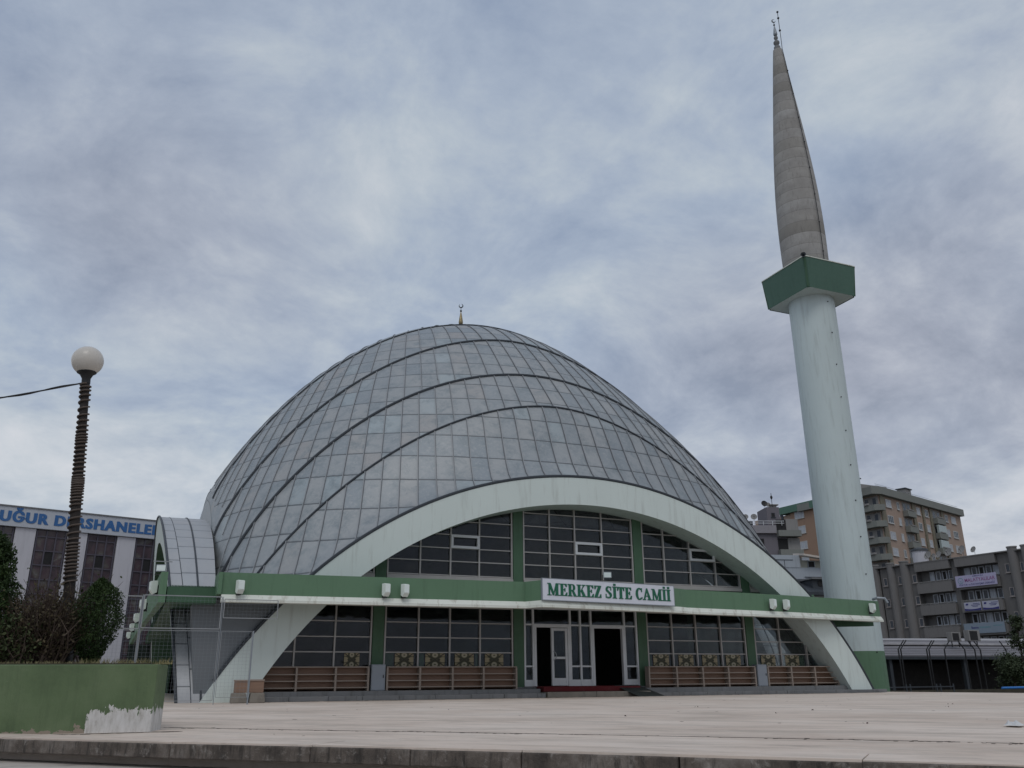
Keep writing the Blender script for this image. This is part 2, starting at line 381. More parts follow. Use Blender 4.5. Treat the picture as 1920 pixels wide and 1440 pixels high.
# lead-clad corner foot between front arch and side porch, and its mirror
for sx_ in (-1,):
    mb = MB(); X = lambda d: XC + sx_ * d
    mb.prism([(X(13.3), 30.60, -0.3), (X(14.42), 30.60, -0.3), (X(14.84), 30.60, 3.0), (X(14.2), 30.60, 3.4), (X(11.6), 30.60, 3.3)], (0, 0.7, 0))
    mb.build('corner_cladding', M['lead_blue'], mosque)
    mb = MB(); mb.prism([(X(13.3), 62.4, -0.3), (X(14.95), 62.4, -0.3), (X(15.3), 62.4, 3.0), (X(14.2), 62.4, 3.4), (X(11.6), 62.4, 3.3)], (0, -0.7, 0)); mb.build('corner_cladding', M['lead'], mosque)

# ---- side porches (barrel roofs leaning outward)
HWP = 16.0
def porch_curve(scale_h, n=81, P=8.32, e=-0.15):
    hw = HWP
    us = np.linspace(-1, 1, n); us = np.sign(us) * (1 - (1 - np.abs(us)) ** 1.6)
    return [(YC + u * hw * scale_h[0], e + (P - e) * scale_h[1] * max(0, 1 - abs(u) ** 1.76) ** 0.66) for u in us]
for sx_ in (-1, 1):
    fx = lambda z: (14.95 + 0.128 * z)
    X = lambda d: XC + sx_ * d
    if sx_ == 1: HWP = 9.5
    else: HWP = 16.0
    out = porch_curve((1, 1)); inn = porch_curve((0.918, 0.855))
    rows, uvs = [], []
    for a, w in enumerate((0.0, 0.46, 0.73, 1.0)):
        r, u_ = [], []; s = 0; last = None
        for y, z in out:
            d0 = fx(z) - 0.42; d1 = 13.9; dd = d0 + (d1 - d0) * w; p = Vector((X(dd), y, z))
            if last is not None: s += (p - last).length
            last = p; r.append(p); u_.append((a * 0.62 + 3, s / 1.25))
        rows.append(r); uvs.append(u_)
    mb = MB(); mb.grid(rows, uvs); mb.build('porch_roof', M['lead_pale'], mosque, smooth=True)
    sm = MB(); sm.tube([p + Vector((0, 0, 0.01)) for p in rows[1]], 0.035, 6); sm.tube([p for p in rows[0]], 0.014, 6)
    sm.build('porch_seam', M['darklead'], mosque, smooth=True)
    mb = MB(); r0 = [Vector((X(fx(z) - 0.42), y, z)) for y, z in out]; r1 = [Vector((X(fx(z)), y, z)) for y, z in out]
    mb.grid([r0, r1], [[(9 + 0.02, 3 + j * 0.42) for j in range(len(out))], [(9.6, 3 + j * 0.42) for j in range(len(out))]]); mb.build('porch_trim', M['lead_pale'], mosque, smooth=True)
    ed = MB(); ed.tube([p + Vector((sx_ * 0.03, 0, 0.02)) for p in r1], 0.05, 6); ed.build('porch_edge', M['darklead'], mosque, smooth=True)
    mb = MB(); f0 = [Vector((X(fx(z) + 0.01), y, z - 0.03)) for y, z in out]; f1 = [Vector((X(fx(z) + 0.01), y, z)) for y, z in inn]; f2 = [Vector((X(fx(z) - 1.3), y, z)) for y, z in inn]
    mb.grid([f0, f1]); mb.build('porch_arch', M['white'], mosque)
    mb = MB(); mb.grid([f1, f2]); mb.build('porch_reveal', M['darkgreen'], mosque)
    # glazed wall set back in the porch
    gw = MB(); gx = 13.75; pts = [Vector((X(gx), y, z)) for y, z in porch_curve((0.95, 0.9))]
    gw.prism(pts, (sx_ * -0.08, 0, 0)); wall_s = gw.build('porch_window', M['darkgreen'], mosque)
    fr = MB()
    if sx_ == 1: continue
    for y in np.arange(YC - 13, YC + 13.1, 1.3):
        u = abs(y - YC) / 15.2; zt = -0.15 + 8.7 * 0.9 * max(0, 1 - u ** 1.76) ** 0.66
        fr.box(X(gx + 0.03), y - 0.03, 0.2, X(gx + 0.1), y + 0.03, zt)
    for z in np.arange(0.9, 7.2, 0.9):
        half = 15.2 * (1 - (min(1, (z + 0.15) / 7.83)) ** (1 / 0.66)) ** (1 / 1.76); fr.box(X(gx + 0.03), YC - half, z - 0.025, X(gx + 0.09), YC + half, z + 0.025)
    fr.build('porch_mullions', M['alu'], mosque)

# ---- window wall under the front arch, at YG
YG = 31.6; GR, GZ = 14.75, -7.0
def arc_top(x): return GZ + math.sqrt(max(GR ** 2 - (x - XC) ** 2, 0))
def arc_half(z): return math.sqrt(max(GR ** 2 - (z - GZ) ** 2, 0))
def pane_poly(mb, x0, x1, z0, z1, Y):
    x0 = max(x0, XC - arc_half(z0) + 0.01); x1 = min(x1, XC + arc_half(z0) - 0.01)
    if x1 - x0 < 0.05: return
    xs = np.linspace(x0, x1, 14); top = [(x, min(z1, arc_top(x))) for x in xs]
    pts = [Vector((x0, Y, z0)), Vector((x1, Y, z0))] + [Vector((x, Y, max(z, z0 + 0.005))) for x, z in reversed(top)]
    mb.prism(pts, (0, 0.012, 0))
M['colgreen'] = paint('column_green', (0.06, 0.125, 0.072), 0.55, 0.10, 0.6, True, (0.03, 0.06, 0.035), 0.45)
COLS = [8.18, 13.72, 19.24, 24.66]
for x in COLS + [2.7 + 0, 30.3]:
    if x in COLS:
        mb = MB(); mb.box(x - 0.21, YG - 0.12, 0.30, x + 0.21, YG + 0.2, min(arc_top(x) - 0.0, arc_top(x))); mb.build('column', M['colgreen'], mosque, bevel=0.015)
edges = [XC - 13.2] + COLS + [XC + 13.2]
LOWROWS = [1.08, 1.60, 2.12, 2.66, 3.22]; UPROWS = [4.42, 4.95, 5.45, 5.97, 6.5, 7.03]
mull_low = {0: [3.9, 5.23, 6.62], 1: [9.70, 10.92, 12.13], 3: [20.70, 21.89, 23.14], 4: [26.26, 27.69, 29.0]}
mull_up = {0: [7.0, 5.6], 1: [9.69, 10.90, 12.08], 2: [15.13, 16.28, 17.54], 3: [20.54, 21.84, 23.15], 4: [26.2, 27.5]}
vents = {1: (10.90, 12.08, 5.45, 5.97), 2: (16.28, 17.54, 5.45, 5.97), 3: (20.54 + 1.3, 23.15, 5.45, 5.97)}
for i in range(5):
    xa = edges[i] + (0.23 if i else 0); xb = edges[i + 1] - (0.23 if i < 4 else 0)
    for part_, rows_, mulls, z0, z1 in (('low', LOWROWS, mull_low, 0.36, 3.5), ('up', UPROWS, mull_up, 4.35, 7.45)):
        if part_ == 'low' and i == 2: continue
        fr = MB(); d = 0.055
        for x in [xa + 0.03] + mulls.get(i, []) + [xb - 0.03]:
            zt = min(z1, arc_top(x))
            if abs(x - XC) < arc_half(z0) and zt - z0 > 0.1: fr.box(x - 0.028, YG - 0.09, z0, x + 0.028, YG + 0.03, zt)
        for z in rows_ + [z0 + 0.02]:
            h = arc_half(z); a, b_ = max(xa, XC - h), min(xb, XC + h)
            if b_ - a > 0.1: fr.box(a, YG - 0.07, z - 0.019, b_, YG + 0.02, z + 0.019)
        if part_ == 'up':
            h = arc_half(z0); a, b_ = max(xa, XC - h), min(xb, XC + h)
            if b_ - a > 0.1: fr.box(a, YG - 0.14, z0 - 0.13, b_, YG - 0.002, z0 - 0.004)
        f = fr.build('window', M['alu'], mosque)
        gm = MB(); pane_poly(gm, xa, xb, z0, z1, YG); gm.build('window_glass', M['glass'], f)
        if part_ == 'up' and i in vents:
            x0, x1, za, zb = vents[i]; v = MB()
            for q in ((x0, za, x1, za + 0.1), (x0, zb - 0.1, x1, zb), (x0, za + 0.1, x0 + 0.1, zb - 0.1), (x1 - 0.1, za + 0.1, x1, zb - 0.1)):
                v.box(q[0], YG - 0.13, q[1], q[2], YG - 0.035, q[3])
            v.build('opening_sash', M['whiteframe'], f, bevel=0.01)
# green spandrel behind the canopy and the room behind the glass
sp = MB()
for i in range(5):
    a, b_ = max(edges[i] + 0.24, XC - 12.0), min(edges[i + 1] - 0.24, XC + 12.0); sp.box(a, YG - 0.05, 3.52, b_, YG + 0.1, 4.21)
sp.build('spandrel', M['green'], mosque)
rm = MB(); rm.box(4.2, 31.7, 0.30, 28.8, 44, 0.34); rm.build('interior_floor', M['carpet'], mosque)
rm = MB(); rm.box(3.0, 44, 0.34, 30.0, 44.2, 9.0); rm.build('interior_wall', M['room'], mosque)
# lattice screens that stand inside the lowest panes
def lattice():
    mt, N, L, b = nodes('lattice_screen'); uv = N.new('ShaderNodeUVMap').outputs[0]; sp_ = N.new('ShaderNodeSeparateXYZ'); L.new(uv, sp_.inputs[0])
    u = mth(N, L, 'ABSOLUTE', mth(N, L, 'SUBTRACT', sp_.outputs[0], 0.5)); v = mth(N, L, 'ABSOLUTE', mth(N, L, 'SUBTRACT', sp_.outputs[1], 0.5))
    diag = mth(N, L, 'LESS_THAN', mth(N, L, 'ABSOLUTE', mth(N, L, 'SUBTRACT', u, v)), 0.045)
    def disc(cu, cv, r0, r1, ky=1.0):
        du = mth(N, L, 'SUBTRACT', u, cu); dv = mth(N, L, 'MULTIPLY', mth(N, L, 'SUBTRACT', v, cv), ky)
        d = mth(N, L, 'SQRT', mth(N, L, 'ADD', mth(N, L, 'MULTIPLY', du, du), mth(N, L, 'MULTIPLY', dv, dv)))
        return mth(N, L, 'MULTIPLY', mth(N, L, 'LESS_THAN', d, r1), mth(N, L, 'GREATER_THAN', d, r0))
    base = mixc(N, L, disc(0.42, 0.0, 0.0, 0.20), (0.085, 0.085, 0.048), (0.36, 0.30, 0.19)); base = mixc(N, L, disc(0.44, 0.44, 0.0, 0.19), base, (0.30, 0.25, 0.155)); base = mixc(N, L, disc(0.0, 0.36, 0.0, 0.15, 0.8), base, (0.40, 0.36, 0.26))
    base = mixc(N, L, disc(0.20, 0.0, 0.0, 0.08), base, (0.05, 0.045, 0.03)); base = mixc(N, L, disc(0.0, 0.36, 0.0, 0.055), base, (0.10, 0.10, 0.06)); base = mixc(N, L, diag, base, (0.045, 0.04, 0.028))
    L.new(base, b.inputs['Base Color']); b.inputs['Roughness'].default_value = 0.7; return mt
M['lattice'] = lattice()
for x0, x1 in ((7.0, 7.55), (8.85, 9.55), (10.0, 10.75), (11.15, 11.9), (12.35, 13.1), (19.75, 20.5), (20.98, 21.7), (22.15, 22.9), (23.35, 24.1), (25.2, 25.95), (26.5, 27.25)):
    mb = MB(); i0 = len(mb.f); mb.box(x0, 31.575, 1.115, x1, 31.585, 1.572)
    for fi in range(len(mb.f)): mb.uv[fi] = [(0, 0), (1, 0), (1, 1), (0, 1)]
    mb.build('lattice_screen', M['lattice'], mosque)
for x0, x1 in ((8.5, 8.83), (9.74, 9.98), (19.5, 19.72), (12.0, 12.1), (27.3, 27.62)):
    mb = MB(); mb.box(x0, 31.67, 1.06, x1, 31.68, 1.58); mb.build('green_board', M['green'], mosque)

# ---- entrance bay
en = MB()
for x in (13.98, 14.34, 15.95, 16.40, 16.88, 18.42, 18.98): en.box(x - 0.035, YG - 0.10, 0.38, x + 0.035, YG + 0.04, 3.48)
for a, b_ in ((14.015, 14.305), (15.985, 16.365), (16.435, 16.845), (18.455, 18.945)):
    en.box(a, YG - 0.08, 2.63, b_, YG + 0.03, 2.69); en.box(a, YG - 0.08, 1.08, b_, YG + 0.03, 1.14); en.box(a, YG - 0.08, 0.38, b_, YG + 0.03, 0.62)
for a, b_ in ((14.375, 15.915), (16.915, 18.385)):
    en.box(a, YG - 0.11, 2.56, b_, YG + 0.05, 2.69); en.box(a, YG - 0.11, 0.38, a + 0.09, YG + 0.05, 2.56); en.box(b_ - 0.09, YG - 0.11, 0.38, b_, YG + 0.05, 2.56)
en.box(13.95, YG - 0.09, 3.24, 19.0, YG + 0.03, 3.30)
entr = en.build('entrance_frame', M['whiteframe'], mosque)
gm = MB()
for a, b_ in ((14.015, 14.305), (15.985, 16.365), (16.435, 16.845), (18.455, 18.945)):
    gm.box(a, YG - 0.01, 1.14, b_, YG, 2.63); gm.box(a, YG - 0.01, 0.62, b_, YG, 1.08)
gm.box(14.0, YG - 0.01, 2.69, 19.0, YG, 3.48); gm.build('entrance_glass', M['glass'], entr)
def leaf(p0, p1, z0, z1):
    p0 = Vector(p0); p1 = Vector(p1); d = (p1 - p0).normalized(); w = (p1 - p0).length; n = Vector((-d.y, d.x, 0)) * 0.05
    def bx(mb, a, b_, za, zb, k=1.0):
        A = p0 + d * a; B = p0 + d * b_; q = n * k
        mb.hexa([A - q + Vector((0, 0, za)), B - q + Vector((0, 0, za)), B + q + Vector((0, 0, za)), A + q + Vector((0, 0, za)), A - q + Vector((0, 0, zb)), B - q + Vector((0, 0, zb)), B + q + Vector((0, 0, zb)), A + q + Vector((0, 0, zb))])
    f = MB(); bx(f, 0, 0.1, z0, z1); bx(f, w - 0.1, w, z0, z1); bx(f, 0.1, w - 0.1, z1 - 0.1, z1); bx(f, 0.1, w - 0.1, z0, z0 + 0.28); bx(f, 0.1, w - 0.1, z0 + 0.98, z0 + 1.07)
    door = f.build('door', M['whiteframe'], mosque, bevel=0.008)
    g = MB(); bx(g, 0.1, w - 0.1, z0 + 0.28, z0 + 0.98, 0.1); bx(g, 0.1, w - 0.1, z0 + 1.07, z1 - 0.1, 0.1); g.build('door_glass', M['glass'], door)
    h = MB(); c = p0 + d * 0.05 - n * 1.4; h.tube([c + Vector((0, 0, z0 + 1.1)) + d * (0.14 * math.sin(a)) + Vector((0, 0, 0.16 * math.cos(a))) for a in np.linspace(0, math.pi, 12)], 0.014, 6)
    h.build('door_handle', M['steel'], door, smooth=True)
leaf((15.12, YG - 0.04, 0), (15.82, YG - 0.04, 0), 0.40, 2.54)

# ---- plinth, steps
pl = MB(); pl.box(3.3, 30.62, -0.3, 14.2, 33.0, 0.298); pl.box(14.2, 30.9, -0.3, 18.7, 33.0, 0.298); pl.box(18.7, 30.62, -0.3, 29.6, 33.0, 0.298)
pl.box(3.9, 31.2, 0.302, 29.2, 31.75, 0.36)
pl.build('plinth', M['stone'], mosque, bevel=0.01)
def slabs(x0, x1, y0, y1, z0, z1, step):
    mb = MB(); x = x0
    while x < x1 - 0.05:
        xe = min(x + step * random.uniform(0.9, 1.1), x1); mb.box(x + 0.006, y0 + random.uniform(0, 0.012), z0, xe - 0.006, y1, z1 + random.uniform(-0.006, 0.006)); x = xe
    return mb
slabs(3.6, 14.15, 30.05, 30.62, -0.2, 0.15, 1.25).build('step', M['stone'], mosque, bevel=0.012)
slabs(18.75, 30.6, 30.05, 30.62, -0.2, 0.13, 1.25).build('step', M['stone'], mosque, bevel=0.012)
M['oldstone'] = paint('worn_step_stone', (0.22, 0.20, 0.17), 0.85, 0.35, 2.5, False, (0.05, 0.045, 0.04), 0.7, 0.5)
slabs(14.25, 18.7, 30.12, 30.9, -0.2, 0.19, 2.2).build('entrance_step', M['oldstone'], mosque, bevel=0.015)
cp = MB(); cp.box(14.3, 30.55, 0.195, 18.45, 30.88, 0.375); cp.box(14.3, 30.88, 0.30, 18.45, 33.0, 0.385); cp.build('red_carpet', M['carpet'], mosque, bevel=0.01)

# ---- canopy
cano = []
rimL = [(2.42, 28.93), (7.2, 28.62), (12.62, 28.34)]; rimC = [(12.95, 27.62), (15.9, 28.05), (19.3, 28.55)]; rimR = [(19.75, 28.78), (25.2, 29.42), (31.35, 30.42)]
def band(pts, off0, off1, z0, z1, taper=0.0):
    mb = MB(); P = [Vector((x, y, 0)) for x, y in pts]; n = len(P); f = []
    for k in range(n):
        d = (P[min(k + 1, n - 1)] - P[max(k - 1, 0)]).normalized(); f.append(Vector((d.y, -d.x, 0)))      # outward = towards the plaza
    rows = [[P[k] - f[k] * off0 + Vector((0, 0, z0)) for k in range(n)], [P[k] - f[k] * (off0 + taper) + Vector((0, 0, z1)) for k in range(n)],
            [P[k] - f[k] * off1 + Vector((0, 0, z1)) for k in range(n)], [P[k] - f[k] * off1 + Vector((0, 0, z0)) for k in range(n)]]
    rows.append(rows[0]); mb.grid(rows)
    i = len(mb.v); mb.poly([rows[0][0], rows[1][0], rows[2][0], rows[3][0]]); mb.poly([rows[3][-1], rows[2][-1], rows[1][-1], rows[0][-1]]); return mb
ZR = 3.0
front = rimL + rimC + rimR
band(front, 0.0, 0.36, ZR, ZR + 0.07).build('canopy_rim', M['rim'], mosque)
rimb = band(front, 0.0, 0.34, ZR + 0.073, ZR + 0.235, 0.10); rimb.build('canopy_rim', M['rim'], mosque)
fas = band(front, 0.13, 0.34, ZR + 0.238, ZR + 0.925, 0.02).build('canopy_fascia', M['green'], mosque)
# soffit and roof slab from the fascia back to the window wall
sf = MB(); B = [Vector((x, y + 0.34, 0)) for x, y in front]
for z0, z1 in ((ZR + 0.36, ZR + 0.52),):
    pts = [Vector((p.x, p.y, z0)) for p in B] + [Vector((31.35, 31.9, z0)), Vector((30.6, 32.6, z0)), Vector((2.6, 31.5, z0)), Vector((2.42, 31.5, z0))]
    sf.prism(pts, (0, 0, z1 - z0))
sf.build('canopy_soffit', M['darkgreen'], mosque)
be = MB(); be.hexa([(28.6, 31.75, 2.80), (31.45, 31.15, 2.86), (31.45, 31.45, 2.86), (28.6, 32.05, 2.80), (28.6, 31.75, 3.3), (31.45, 31.15, 3.3), (31.45, 31.45, 3.3), (28.6, 32.05, 3.3)]); be.build('canopy_end_beam', M['darkgreen'], mosque)
pi = MB(); pi.tube([(31.0, 30.55, 4.0), (31.0, 30.25, 4.03), (31.22, 30.05, 4.0), (31.3, 30.0, 3.8)], 0.06, 8); pi.build('rainwater_pipe', M['greymetal'], mosque, smooth=True)
# side canopies, left one is seen nearly edge on
for sx_ in (-1, 1):
    X = lambda x: XC + sx_ * (XC - x)
    path = [(0.62, 29.75), (0.35, 40), (0.12, 52), (-0.12, 66)]
    if sx_ == 1: continue
    mb = MB()
    for k in range(len(path) - 1):
        (xa, ya), (xb, yb) = path[k], path[k + 1]
        mb.hexa([(X(xa), ya, ZR + 0.24), (X(xb), yb, ZR + 0.24), (X(xb + 0.2), yb, ZR + 0.24), (X(xa + 0.2), ya, ZR + 0.24), (X(xa), ya, ZR + 0.95), (X(xb), yb, ZR + 0.95), (X(xb + 0.2), yb, ZR + 0.95), (X(xa + 0.2), ya, ZR + 0.95)])
    mb.build('side_canopy_fascia', M['green'], mosque)
    mb = MB()
    for k in range(len(path) - 1):
        (xa, ya), (xb, yb) = path[k], path[k + 1]
        mb.hexa([(X(xa), ya, ZR), (X(xb), yb, ZR), (X(xb + 0.2), yb, ZR), (X(xa + 0.2), ya, ZR), (X(xa), ya, ZR + 0.235), (X(xb), yb, ZR + 0.235), (X(xb + 0.2), yb, ZR + 0.235), (X(xa + 0.2), ya, ZR + 0.235)])
    mb.build('side_canopy_rim', M['green'], mosque)
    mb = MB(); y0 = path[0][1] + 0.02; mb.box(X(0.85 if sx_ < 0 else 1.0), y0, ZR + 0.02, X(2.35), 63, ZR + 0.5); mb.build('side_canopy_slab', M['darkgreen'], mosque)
    mb = MB()
    for k in range(34): mb.bar((X(0.95 + k * 0.043), y0 + 0.05, ZR + 0.53), (X(0.95 + k * 0.043), y0 + 3.0, ZR + 0.56), 0.02, 0.05)
    mb.build('corrugated_roofing', M['darkgreen'], mosque)
    if sx_ == -1:
        mb = MB(); mb.box(X(2.3), 28.98, ZR + 0.24, X(2.42), 30.4, ZR + 0.92); mb.build('canopy_return', M['green'], mosque)

# ---- dome finial
zt = float(spl(YC, KP)) + 0.02
def finial(c, s, par, mat_, full=False):
    prof = [(0.10, 0), (0.16, 0.04), (0.21, 0.16), (0.205, 0.3), (0.14, 0.75), (0.05, 1.28), (0.035, 1.36)]
    o0 = MB().lathe([(r * s, z * s) for r, z in prof], c, 16).build('finial_cone', mat_, par, smooth=True)
    k = MB(); k.ball(Vector(c) + Vector((0, 0, 1.42 * s)), 0.10 * s, 10); k.tube([Vector(c) + Vector((0, 0, 1.5 * s)), Vector(c) + Vector((0, 0, 1.78 * s))], 0.03 * s, 8); k.build('finial_knob', M['black'], par, smooth=True)
    cr = MB(); cc = Vector(c) + Vector((0, 0, 1.96 * s)); A = np.linspace(R_(100), R_(440), 30); rr = [0.035 * s * (0.25 + math.sin((a - A[0]) / (A[-1] - A[0]) * math.pi)) for a in A]
    A2 = np.linspace(R_(130) if not full else R_(60), R_(130 + 310) if not full else R_(370), 30)
    dx = Vector((0.92, -0.39, 0)); cr.tube([cc + dx * (0.18 * s * math.cos(a)) + Vector((0, 0, 0.18 * s * math.sin(a))) for a in A2], [0.045 * s * (0.25 + math.sin(math.pi * i / 29)) for i in range(30)], 8)
    cr.build('crescent', M['black'], par, smooth=True)
zt0 = 21.6
st = MB(); st.lathe([(0.5, zt - 0.3), (0.45, zt), (0.12, zt + 0.1), (0.10, zt0 + 0.02)], (XC, YC, 0), 16); st.build('finial_base', M['darklead'], mosque, smooth=True)
finial((XC, YC, zt0), 0.66, mosque, M['gold'])

# ================================================================== GROUND
def concrete():
    mt, N, L, b = nodes('plaza_concrete'); co = objco(N)
    mp = N.new('ShaderNodeMapping'); L.new(co, mp.inputs[0]); mp.inputs['Rotation'].default_value = (0, 0, R_(50))
    c2 = mp.outputs[0]; sp = N.new('ShaderNodeSeparateXYZ'); L.new(c2, sp.inputs[0])
    n1 = noise(N, L, c2, 0.35, 5, 0.6); n2 = noise(N, L, c2, 1.1, 7, 0.7, 0.4, (0.42, 1.5, 1)); n3 = noise(N, L, co, 9, 6, 0.7); n4 = noise(N, L, c2, 3.0, 6, 0.75, 0.2, (0.40, 1.5, 1))
    base = ramp(N, L, n1, [(0.3, (0.54, 0.445, 0.375)), (0.5, (0.64, 0.545, 0.47)), (0.7, (0.69, 0.605, 0.535))])
    base = mixc(N, L, ramp(N, L, n2, [(0.46, 0.0), (0.68, 0.7)]), base, (0.34, 0.295, 0.25))
    base = mixc(N, L, ramp(N, L, n4, [(0.54, 0.0), (0.72, 0.6)]), base, (0.62, 0.58, 0.53))
    base = mixc(N, L, ramp(N, L, n4, [(0.26, 0.75), (0.41, 0.0)]), base, (0.22, 0.19, 0.165))
    base = mixc(N, L, ramp(N, L, n3, [(0.58, 0.0), (0.82, 0.4)]), base, (0.20, 0.18, 0.165))
    L.new(base, b.inputs['Base Color']); b.inputs['Roughness'].default_value = 0.85; b.inputs['Specular IOR Level'].default_value = 0.25
    bump(N, L, b, mth(N, L, 'ADD', n3, mth(N, L, 'MULTIPLY', n4, 0.7)), 0.25, 0.02); return mt
M['plaza'] = concrete()
def kerbmat():
    mt, N, L, b = nodes('weathered_kerb'); co = objco(N); n1 = noise(N, L, co, 2.2, 6, 0.7); n2 = noise(N, L, co, 7, 7, 0.75, 0.3); n3 = noise(N, L, co, 6, 6, 0.7, 0, (2.2, 2.2, 0.3))
    c = ramp(N, L, n1, [(0.32, (0.05, 0.042, 0.036)), (0.5, (0.115, 0.095, 0.08)), (0.66, (0.20, 0.175, 0.155))])
    c = mixc(N, L, ramp(N, L, n3, [(0.50, 0.0), (0.64, 0.75)]), c, (0.022, 0.020, 0.018)); c = mixc(N, L, ramp(N, L, n2, [(0.55, 0.0), (0.68, 0.75)]), c, (0.30, 0.275, 0.25)); c = mixc(N, L, ramp(N, L, n2, [(0.28, 0.8), (0.36, 0.0)]), c, (0.02, 0.02, 0.02))
    L.new(c, b.inputs['Base Color']); b.inputs['Roughness'].default_value = 0.92; bump(N, L, b, n2, 0.7, 0.03); return mt
M['kerb'] = kerbmat()
M['joint'] = plain('joint_dirt', (0.05, 0.045, 0.04), 0.95)
M['street'] = paint('street_paving', (0.46, 0.42, 0.38), 0.9, 0.25, 2.0, False, (0.09, 0.08, 0.07), 0.6, 0.3)
M['soil'] = paint('dark_soil', (0.06, 0.055, 0.04), 0.95, 0.4, 2.0, False, (0.03, 0.03, 0.02), 0.5, 0.6)
M['earth'] = paint('bare_ground', (0.11, 0.10, 0.08), 0.95, 0.3, 0.2, False, (0.05, 0.05, 0.04), 0.5, 0.3)
edge = [(-16, 27.4), (-6, 17.2), (-1.26, 12.2), (0.51, 10.29), (1.74, 9.1), (3.28, 7.5), (5.15, 5.4), (6.2, 4.1), (12, -3.2)]
g = MB(); g.box(-1500, -1500, -0.9, 1500, 1500, -0.8); structure(g.build('ground', M['earth']))
E_ = [Vector((x, y, 0)) for x, y in edge]
def offs(k, d):
    t = (E_[min(k + 1, len(E_) - 1)] - E_[max(k - 1, 0)]).normalized(); return E_[k] + Vector((-t.y, t.x, 0)) * d       # +d = into the plaza
pz = MB(); pts = [offs(k, 0.34) for k in range(len(E_))] + [Vector((60, -3, 0)), Vector((48, 6, 0)), Vector((32.5, 20, 0)), Vector((31.8, 34, 0)), Vector((31.8, 66, 0)), Vector((-16, 66, 0))]
pz.prism([Vector((p.x, p.y, -0.78)) for p in pts], (0, 0, 0.78)); structure(pz.build('plaza_slab', M['plaza']))
pv = MB(); pts = [offs(k, 0.30) for k in range(len(E_))] + [Vector((12, -30, 0)), Vector((-40, -30, 0)), Vector((-40, 27, 0))]
pv.prism([Vector((p.x, p.y, -0.77)) for p in pts], (0, 0, 0.53)); structure(pv.build('street_pavement', M['street']))
kb = MB()
for k in range(len(E_) - 1):
    a0, a1 = offs(k, 0.0), offs(k + 1, 0.0); b0, b1 = offs(k, 0.335), offs(k + 1, 0.335); ln = (a1 - a0).length; n = max(1, round(ln / 1.35))
    for q in range(n):
        t0, t1 = q / n + 0.004 / ln, (q + 1) / n - 0.004 / ln; dz = random.uniform(-0.006, 0.006); dy = Vector((random.uniform(-0.01, 0.01), 0, 0))
        P = [a0.lerp(a1, t0) + dy, a0.lerp(a1, t1) + dy, b0.lerp(b1, t1), b0.lerp(b1, t0)]
        kb.hexa([p + Vector((0, 0, -0.14)) for p in P] + [p + Vector((0, 0, 0.006 + dz)) for p in P])
structure(kb.build('plaza_kerb', M['kerb'], bevel=0.012))
jt = MB(); rng = random.Random(2)
def jline(d, brk):                                            # cracked open joint running parallel to the edge
    for k in range(len(E_) - 1):
        a0, a1 = offs(k, d), offs(k + 1, d); n = max(2, int((a1 - a0).length / .22))
        for q in range(n):
            if rng.random() < brk: continue
            w = rng.uniform(.005, .020); o1 = rng.gauss(0, .006); t = (a1 - a0).normalized(); nn_ = Vector((-t.y, t.x, 0)); A = a0.lerp(a1, q / n) + nn_ * o1; B = a0.lerp(a1, (q + 1) / n) + nn_ * (o1 + rng.gauss(0, .004))
            jt.hexa([p + Vector((0, 0, zz_)) for zz_ in (0.001, 0.0045) for p in (A - nn_ * w / 2, B - nn_ * w / 2, B + nn_ * w / 2, A + nn_ * w / 2)])
jline(2.62, 0.07)
structure(jt.build('plaza_joint', M['joint']))
kt = MB()
for k in range(len(E_) - 1):                                   # pale worn nosing on top of the kerb
    ln = (E_[k + 1] - E_[k]).length; n = max(1, round(ln / 1.9))
    for q in range(n):
        t0, t1 = q / n + .005 / ln, (q + 1) / n - .005 / ln; a, b_, c, d = offs(k, 0.02), offs(k + 1, 0.02), offs(k + 1, 0.62), offs(k, 0.62); dz = random.uniform(-.003, .003)
        P = [a.lerp(b_, t0), a.lerp(b_, t1), d.lerp(c, t1), d.lerp(c, t0)]; kt.hexa([p + Vector((0, 0, 0.0005)) for p in P] + [p + Vector((0, 0, 0.019 + dz)) for p in P])
structure(kt.build('plaza_edge_paving', M['plaza']))

# ================================================================== MINARET
MX, MY = 34.0, 35.0
mina = thing('minaret', 'tall pale round minaret with green square balcony and ribbed concrete spire', 'minaret', (MX, MY, -0.8))
RS = 1.27
sh = MB(); sh.lathe([(RS, z) for z in np.linspace(1.86, 21.3, 24)], (MX, MY, 0), 56, cap=False); sh.build('shaft', paint('minaret_white', (0.52, 0.60, 0.605), 0.6, 0.07, 0.4, True, (0.27, 0.30, 0.29), 0.5), mina, smooth=True)
sh = MB(); sh.lathe([(RS + 0.004, -0.8), (RS + 0.004, 1.86)], (MX, MY, 0), 56, cap=False); sh.build('shaft_base', M['green'], mina, smooth=True)
def sq(h, z, cut=0.16):
    return [Vector((MX + x, MY + y, z)) for x, y in ((-h + cut, -h), (h - cut, -h), (h, -h + cut), (h, h - cut), (h - cut, h), (-h + cut, h), (-h, h - cut), (-h, -h + cut))]
M['galgreen'] = paint('balcony_green', (0.058, 0.125, 0.092), 0.5, 0.12, 0.6, True, (0.03, 0.07, 0.05), 0.4)
gl = MB()
rows = [sq(1.74, 21.22), sq(1.90, 23.02), sq(1.80, 23.02), sq(1.66, 21.6)]
gl.grid([r + [r[0]] for r in rows]); gal = gl.build('balcony_parapet', M['galgreen'], mina)
sl_ = MB(); sl_.prism(sq(1.70, 21.24), (0, 0, 0.3)); sl_.build('balcony_slab', M['white'], mina)
cpg = MB()
